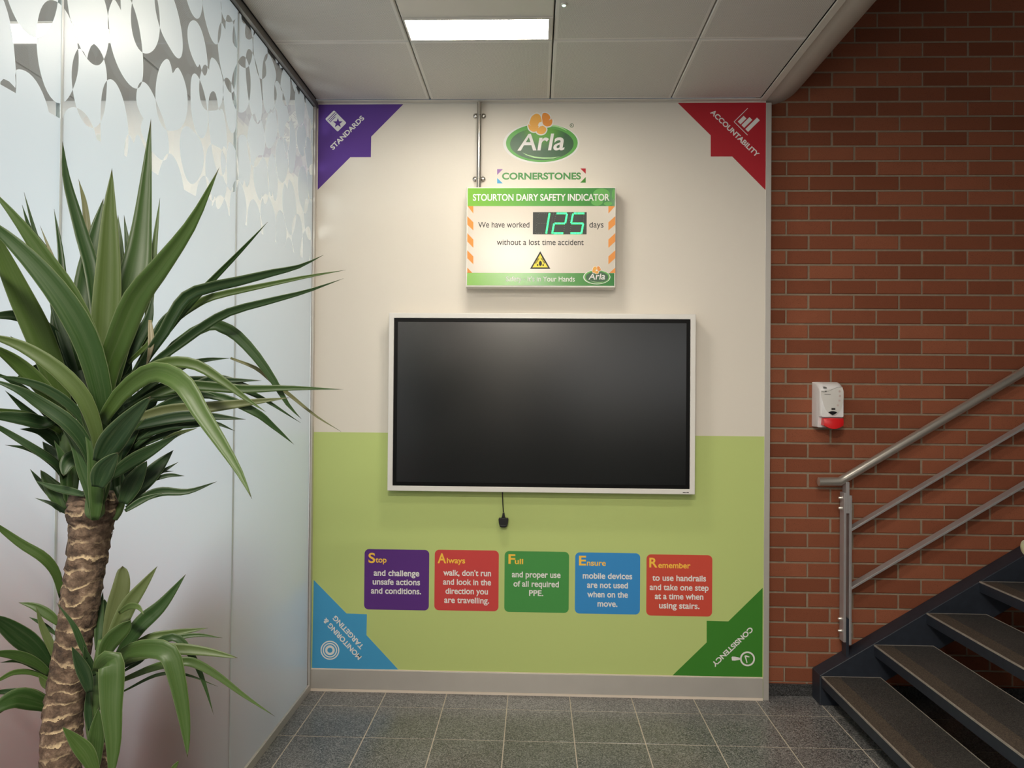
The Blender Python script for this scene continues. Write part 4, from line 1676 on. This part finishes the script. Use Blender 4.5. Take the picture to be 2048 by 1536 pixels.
green_stem([(190, 1040, 10), (190, 1034, 26), (190, 1024, 36), (190, 1000, 34), (196, 950, 30), (200, 880, 26), (204, 800, 22)], 0, DEP - .045)
green_stem([(142, 1000, 26), (138, 960, 26), (135, 900, 28), (134, 850, 24)], 0, DEP + .02)
green_stem([(228, 1036, 16), (238, 1022, 14), (246, 1000, 11), (255, 970, 8)], 0, DEP)
green_stem([(190, 1500, 20), (184, 1440, 24), (192, 1380, 24), (200, 1320, 22), (206, 1280, 18)], 0, DEP - .03)


def leaf(b, pts, w, d0, d1, tone, twist=0.0, fold=.16, n=16, blunt=1.0):
    C = spline([(x, y, 0) for x, y in pts], n)
    P = []
    for i, p in enumerate(C):
        u = i / n
        d = d0 + (d1 - d0) * u
        q_ = at(p.x, p.y, d)
        while q_.x < -1.105 and d > .6:
            d -= .01
            q_ = at(p.x, p.y, d)
        P.append((q_, d))
    ac = (-1, -.55, 0, .55, 1)
    base = len(b.v)
    vs, fs = [], []
    for i in range(n + 1):
        u = i / n
        q_, d = P[i]
        a = P[max(i - 1, 0)][0]
        c_ = P[min(i + 1, n)][0]
        tn = (c_ - a).normalized()
        vw = (q_ - CAM).normalized()
        S = tn.cross(vw)
        S = S.normalized() if S.length > 1e-4 else Vector((1, 0, 0))
        N = S.cross(tn).normalized()
        if N.dot(vw) > 0:
            N = -N
        tw = twist * (0.4 + 0.6 * u)
        S2 = S * cos(tw) + N * sin(tw)
        N2 = N * cos(tw) - S * sin(tw)
        pr = (.50 + .50 * sin(min(u / .42, 1) * pi / 2))
        if u > .42:
            pr *= max(0, 1 - ((u - .42) / .58) ** 1.55) ** (.98 / blunt)
        hw = max(w * pr, .9 if i < n else .25) / 2 / FPX * d / max(.35, cos(tw))
        for s_ in ac:
            vs.append(q_ + S2 * (s_ * hw) - N2 * (fold * hw * 2 * (1 - abs(s_))))
            b.attr.append((tone, s_ * .5 + .5, u, 1.0))
    for i in range(n):
        for k in range(4):
            fs.append((i * 5 + k, i * 5 + k + 1, (i + 1) * 5 + k + 1, (i + 1) * 5 + k))
    b.add(vs, fs)


def crown(leaves, name='foliage'):
    b = MB()
    for L in leaves:
        leaf(b, *L[:5], **(L[5] if len(L) > 5 else {}))
    o = b.build(name, m_leaf, pl, smooth=True, auto=0)
    s_ = o.modifiers.new('thickness', 'SOLIDIFY')
    s_.thickness = .0009
    return o


D = DEP
# crown on the middle shoot: upright leaves and those arching to the wall (points run from foot to tip)
crown([
    ([(212, 800), (245, 640), (270, 548), (284, 450), (302, 238)], 60, D + .01, D + .10, .45),
    ([(204, 840), (215, 745), (238, 680), (273, 596), (325, 528), (386, 442), (438.5, 335)], 50, D - .05, D - .16, .55),
    ([(203, 800), (205, 745), (212, 630), (217, 528), (219, 425), (224, 337)], 52, D - .03, D - .02, .66, dict(fold=.28)),
    ([(200, 760), (198, 664), (185, 545), (161, 459), (133, 357), (125, 283)], 28, D + .02, D + .12, .30, dict(twist=.5)),
    ([(190, 760), (165, 665), (171, 562), (191, 466), (207, 397)], 40, D + .05, D + .12, .36),
    ([(195, 740), (180, 540), (171, 420), (157, 358)], 15, D + .08, D + .16, .85),
    ([(236, 760), (255, 640), (262, 560), (248, 430)], 30, D + .07, D + .14, .32),
    ([(280, 760), (296, 640), (309, 493), (320, 396)], 14, D + .06, D + .12, .60),
    ([(300, 640), (302, 690), (292, 735)], 12, D + .03, D, .98),
    ([(230, 640), (238, 520), (236, 430)], 20, D + .04, D + .08, .52),
    ([(240, 800), (290, 720), (359, 630), (410, 575), (479, 504), (535, 444)], 15, D + .03, D + .12, .30, dict(twist=.6)),
    ([(250, 790), (297, 709), (328, 664), (358, 610), (393, 582), (478, 562), (547, 545), (598, 533), (647, 510)], 24, D, D + .10, .20, dict(twist=.35)),
    ([(256, 726), (342, 647), (386, 613), (427, 593), (513, 574), (615, 553), (692, 540)], 15, D + .05, D + .18, .62),
    ([(250, 780), (308, 726), (359, 688), (410, 651), (461, 623), (547, 600), (615, 582), (687, 557)], 19, D - .02, D + .10, .24, dict(twist=.3)),
    ([(270, 780), (350, 690), (415, 651), (444, 654), (475, 672), (513, 713), (547, 761), (575, 808), (603, 838)], 24, D + .05, D + .14, .34),
    ([(260, 800), (340, 745), (400, 722), (461, 716)], 14, D + .04, D + .12, .30),
    ([(461, 716), (513, 737), (550, 767), (581, 791), (632, 832), (682, 863)], 9, D + .12, D + .2, .86),
    ([(246, 760), (297, 737), (342, 724), (393, 730), (444, 761), (489, 795), (532, 824)], 23, D - .03, D + .02, .62),
    ([(202, 846), (239, 791), (290, 750), (328, 746), (369, 771), (400, 822), (441, 884), (479, 945), (504, 998)], 42, D - .08, D - .16, .60),
    ([(239, 832), (308, 791), (376, 771), (479, 778), (581, 776), (687, 779)], 21, D + .03, D + .14, .45),
    ([(246, 846), (325, 822), (410, 815), (496, 805), (581, 795)], 24, D + .02, D + .10, .80),
    ([(239, 860), (342, 836), (410, 832), (492, 839)], 24, D, D + .06, .12),
    ([(250, 815), (320, 778), (376, 764), (444, 761), (523, 761)], 24, D + .05, D + .12, .14),
    ([(290, 800), (420, 790), (506, 822), (547, 853), (588, 889)], 17, D + .05, D + .13, .32),
    ([(300, 800), (440, 772), (513, 791), (602, 846)], 13, D + .06, D + .16, .30),
    ([(270, 850), (360, 800), (430, 760), (500, 770)], 30, D + .06, D + .12, .10),
    ([(260, 880), (340, 850), (400, 845), (450, 830)], 22, D + .05, D + .1, .16),
    ([(250, 905), (330, 868), (385, 845), (440, 852)], 14, D + .06, D + .1, .14),
    ([(198, 925), (219, 890), (253, 846), (302, 792)], 50, D - .10, D - .13, .16, dict(blunt=1.3)),
    ([(219, 955), (260, 925), (308, 897), (362, 866)], 28, D - .03, D + .0, .22),
    ([(195, 975), (208, 940), (236, 905)], 42, D - .12, D - .13, .18, dict(blunt=1.3)),
    ([(188, 942), (171, 890), (137, 846), (79, 805), (34, 778), (-30, 755)], 30, D - .08, D - .18, .22),
    ([(198, 908), (191, 856), (164, 791), (113, 737), (51, 696), (0, 677), (-40, 670)], 32, D - .09, D - .20, .66),
    ([(205, 830), (198, 740), (178, 681), (137, 589), (85, 510), (34, 439), (-25, 370)], 42, D - .05, D - .18, .55),
    ([(206, 850), (203, 790), (176, 690), (130, 605), (66, 525), (0, 462), (-50, 425)], 50, D - .07, D - .20, .38),
    ([(187, 800), (180, 700), (160, 620), (142, 575)], 24, D - .01, D + .03, .85),
    ([(225, 990), (255, 930), (300, 870)], 34, D + .04, D + .08, .10),
    ([(230, 930), (270, 850), (330, 765)], 42, D + .06, D + .1, .10),
    ([(240, 900), (300, 850), (385, 800)], 34, D + .07, D + .12, .12),
    ([(225, 880), (240, 800), (262, 700)], 44, D + .05, D + .08, .14),
    ([(210, 900), (190, 800), (176, 690)], 40, D + .05, D + .09, .12),
    ([(215, 940), (250, 880), (290, 825)], 36, D + .03, D + .05, .16),
    ([(192, 1034), (198, 985), (214, 935), (246, 880), (292, 836)], 24, D - .085, D - .08, .40),
    ([(187, 1034), (180, 985), (164, 935), (148, 890), (120, 850)], 22, D - .085, D - .10, .34),
    ([(190, 1040), (192, 1000), (190, 950), (182, 890), (160, 820)], 28, D - .092, D - .10, .44),
    ([(196, 1020), (206, 970), (206, 900), (212, 820)], 26, D - .07, D - .05, .46),
    ([(240, 1000), (232, 960), (238, 905), (268, 850)], 16, D - .02, D + .01, .30),
    ([(262, 900), (310, 862), (372, 840), (430, 846), (470, 862)], 14, D + .05, D + .1, .26),
    ([(255, 930), (300, 905), (350, 870), (395, 856)], 15, D + .04, D + .08, .70),
    ([(256, 860), (330, 812), (400, 790), (450, 800)], 20, D + .03, D + .08, .22),
    ([(250, 780), (300, 700), (330, 640), (372, 600)], 22, D + .06, D + .1, .18),
    ([(236, 760), (270, 690), (296, 640), (306, 590)], 24, D + .05, D + .08, .16),
    ([(182, 820), (150, 720), (120, 640), (96, 570)], 34, D + .04, D + .03, .18),
    ([(190, 880), (150, 820), (96, 780), (40, 760), (-10, 752)], 20, D - .01, D - .12, .20),
])
# crown on the shoot towards the glass
crown([
    ([(135, 880), (130, 800), (118, 660), (110, 560)], 42, D + .03, D + .07, .14),
    ([(137, 860), (113, 812), (75, 764), (34, 726), (0, 702), (-40, 680)], 32, D - .01, D - .16, .58),
    ([(132, 850), (112, 760), (78, 670), (36, 580), (-5, 490), (-30, 430)], 50, D + .01, D - .14, .62),
    ([(130, 700), (103, 662), (44, 634), (0, 631), (-40, 640)], 24, D + .05, D - .06, .12),
    ([(160, 740), (110, 560), (80, 500), (68, 459), (48, 385)], 13, D + .04, D + .03, .28, dict(twist=.5)),
    ([(140, 700), (100, 560), (62, 465), (44, 410)], 11, D + .05, D + .02, .30, dict(twist=.5)),
    ([(140, 720), (130, 620), (102, 528), (74, 478), (51, 442)], 22, D + .06, D + .03, .14),
    ([(133, 700), (128, 600), (126, 562), (120, 493), (108, 418)], 16, D + .04, D + .08, .30, dict(twist=.3)),
    ([(160, 690), (138, 590), (113, 534), (80, 451)], 13, D + .05, D + .04, .88),
    ([(119, 830), (89, 845), (51, 838), (0, 832), (-30, 836)], 28, D, D - .12, .16),
    ([(130, 955), (113, 928), (68, 897), (0, 856), (-30, 842)], 16, D - .02, D - .14, .22),
    ([(123, 897), (96, 860), (51, 819), (10, 781)], 18, D + .03, D - .06, .20),
    ([(125, 870), (118, 862), (60, 830), (0, 820), (-20, 815)], 12, D + .03, D - .1, .6),
    ([(133, 1024), (113, 1000), (82, 966), (60, 938)], 15, D + .02, D + .0, .20),
    ([(130, 1022), (118, 990), (103, 972), (81, 940)], 36, D + .01, D + .0, .40, dict(blunt=1.2)),
    ([(171, 990), (140, 982), (105, 974), (72, 962)], 16, D - .05, D - .05, .26),
    ([(135, 1027), (118, 1016), (103, 1007), (70, 996)], 11, D + .0, D - .02, .24),
    ([(163, 914), (148, 916), (134, 928), (127, 952)], 34, D - .05, D - .08, .20, dict(blunt=1.4)),
    ([(133, 938), (118, 915), (103, 905), (85, 883)], 34, D + .03, D + .02, .14),
    ([(130, 905), (108, 880), (80, 862), (40, 858)], 22, D + .03, D - .04, .16),
    ([(113, 713), (80, 735), (55, 745), (29, 759)], 18, D + .06, D + .0, .14),
    ([(150, 960), (160, 900), (152, 840)], 26, D + .02, D + .04, .18),
    ([(150, 960), (172, 930), (168, 880)], 22, D + .0, D + .02, .24),
    ([(105, 1000), (128, 985), (140, 1000)], 12, D + .02, D + .02, .18),
    ([(140, 1015), (134, 970), (126, 920), (108, 880)], 22, D - .01, D - .03, .36),
    ([(143, 1015), (146, 960), (150, 905), (158, 850)], 22, D - .015, D - .01, .40),
    ([(138, 980), (118, 940), (84, 910), (50, 896), (10, 890)], 13, D + .01, D - .08, .24),
    ([(136, 900), (104, 840), (60, 790), (20, 760), (-20, 742)], 16, D + .02, D - .1, .22),
    ([(134, 880), (124, 800), (98, 740), (60, 700), (20, 672)], 24, D + .04, D - .05, .26),
])
# small crown at the trunk's edge
crown([
    ([(246, 1007), (268, 962), (294, 922)], 36, D - .03, D - .02, .20, dict(blunt=1.2)),
    ([(258, 1000), (305, 945), (347, 900)], 32, D + .01, D + .05, .14),
    ([(253, 1017), (290, 994), (325, 983), (376, 983), (434, 963)], 19, D - .02, D + .05, .26),
    ([(250, 1022), (285, 1000), (327, 985)], 13, D - .03, D, .24),
    ([(290, 965), (335, 951), (369, 952)], 9, D + .03, D + .06, .22),
    ([(280, 966), (320, 945), (357, 924)], 9, D + .03, D + .06, .22),
    ([(280, 955), (312, 945), (347, 942)], 7, D + .03, D + .06, .24),
    ([(245, 1005), (240, 960), (238, 915)], 18, D + .02, D + .03, .16),
])
# lower crown
crown([
    ([(197, 1345), (207, 1328), (222, 1324), (223, 1372), (223, 1419), (227, 1488), (222, 1560)], 47, D - .08, D - .13, .52, dict(blunt=1.6, fold=.10)),
    ([(238, 1322), (255, 1305), (290, 1297), (335, 1305), (352, 1349), (366, 1419), (373, 1475), (375, 1515)], 38, D - .03, D - .06, .52),
    ([(241, 1325), (300, 1305), (349, 1298), (412, 1303), (476, 1316)], 24, D + .01, D + .05, .66, dict(blunt=1.4)),
    ([(241, 1307), (297, 1276), (342, 1268), (375, 1262), (417, 1256)], 17, D + .02, D + .08, .64),
    ([(300, 1290), (340, 1278), (394, 1270), (445, 1276)], 10, D + .03, D + .08, .42),
    ([(248, 1359), (307, 1335), (363, 1323), (394, 1328), (436, 1352), (488, 1391), (550, 1433)], 18, D + .01, D + .06, .58),
    ([(248, 1382), (314, 1350), (370, 1349), (436, 1373)], 7, D + .03, D + .06, .40),
    ([(241, 1322), (300, 1292), (349, 1274), (384, 1312), (408, 1366), (427, 1429)], 15, D + .03, D + .06, .34),
    ([(238, 1310), (279, 1251), (324, 1209), (372, 1148)], 32, D, D + .05, .36),
    ([(206, 1314), (234, 1258), (258, 1209), (286, 1171), (315, 1132)], 32, D - .02, D + .03, .72, dict(fold=.22)),
    ([(213, 1290), (230, 1223), (243, 1170), (245, 1132)], 36, D + .01, D + .03, .78, dict(blunt=2.2)),
    ([(195, 1300), (199, 1244), (206, 1182)], 17, D, D + .03, .36),
    ([(204, 1305), (209, 1244), (209, 1198)], 26, D + .02, D + .04, .30, dict(blunt=1.4)),
    ([(238, 1226), (258, 1213), (276, 1214), (288, 1230)], 13, D - .02, D - .04, .64),
    ([(205, 1320), (220, 1285), (250, 1255), (262, 1240)], 34, D - .05, D - .06, .50),
    ([(196, 1170), (203, 1135), (210, 1105), (227, 1062)], 10, D + .06, D + .08, .34),
    ([(244, 1335), (280, 1310), (317, 1286)], 15, D + .02, D + .04, .12),
    ([(248, 1342), (280, 1322), (297, 1305), (330, 1292)], 9, D + .03, D + .05, .34),
    ([(250, 1300), (272, 1278), (293, 1257)], 8, D + .03, D + .05, .40),
    ([(192, 1548), (174, 1509), (150, 1481), (124, 1453)], 32, D - .10, D - .12, .56),
    ([(188, 1548), (192, 1471), (197, 1415)], 30, D - .06, D - .05, .48),
    ([(180, 1460), (176, 1419), (178, 1354)], 15, D - .05, D - .05, .18),
    ([(180, 1385), (171, 1352), (157, 1321), (143, 1292)], 25, D - .07, D - .09, .14),
    ([(188, 1352), (176, 1322), (167, 1290)], 17, D - .06, D - .08, .22),
    ([(176, 1316), (164, 1290), (147, 1251), (113, 1205)], 13, D - .07, D - .09, .26),
    ([(335, 1550), (350, 1532), (358, 1521)], 9, D - .06, D - .06, .6),
    ([(185, 1440), (178, 1400), (190, 1350)], 24, D + .02, D + .02, .14),
    ([(200, 1420), (205, 1380), (205, 1340)], 26, D + .0, D + .01, .14),
    ([(205, 1540), (215, 1470), (212, 1400)], 26, D + .03, D + .03, .20),
])
# leaves on the glass side of the trunk
crown([
    ([(124, 1195), (112, 1147), (87, 1115), (42, 1087), (0, 1056), (-20, 1040)], 20, D + .04, D - .05, .56),
    ([(118, 1248), (98, 1230), (70, 1213), (37, 1205)], 19, D + .05, D + .03, .56),
    ([(114, 1270), (85, 1248), (58, 1234)], 9, D + .06, D + .04, .34),
    ([(110, 1318), (101, 1290), (84, 1251), (72, 1212)], 15, D + .04, D + .03, .72),
    ([(104, 1338), (70, 1297), (35, 1269), (0, 1244), (-30, 1230)], 40, D + .05, D - .06, .26, dict(fold=.10)),
    ([(101, 1349), (70, 1325), (35, 1311), (0, 1307), (-30, 1310)], 20, D + .04, D - .06, .46),
    ([(100, 1352), (80, 1338), (42, 1322), (0, 1325)], 12, D + .05, D - .02, .36),
    ([(104, 1362), (63, 1345), (28, 1345), (0, 1359), (-20, 1370)], 11, D + .04, D - .05, .58),
    ([(102, 1380), (88, 1366), (77, 1350)], 13, D + .03, D + .02, .68),
    ([(100, 1414), (70, 1402), (35, 1396), (0, 1412), (-30, 1436)], 40, D + .03, D - .08, .40, dict(fold=.1)),
    ([(98, 1398), (70, 1386), (45, 1383), (0, 1384), (-20, 1390)], 15, D + .05, D - .04, .16),
    ([(60, 1388), (35, 1396), (0, 1420), (-20, 1440)], 16, D + .01, D - .08, .60),
])
# planter below the frame
pb = at(134, 1960, DEP)
cx, cy = max(pb.x, -0.95), pb.y
b = MB()
b.lathe([(.115, 0), (.155, .30), (.158, .31), (.145, .31), (.142, .27)], (cx, cy, 0.0), (0, 0, 1), 40)
b.build('planter', m_pot, pl, smooth=True)
b = MB()
b.lathe([(.142, .262), (.05, .272), (.01, .272)], (cx, cy, 0.0), (0, 0, 1), 40)
b.build('soil', m_soil, pl)
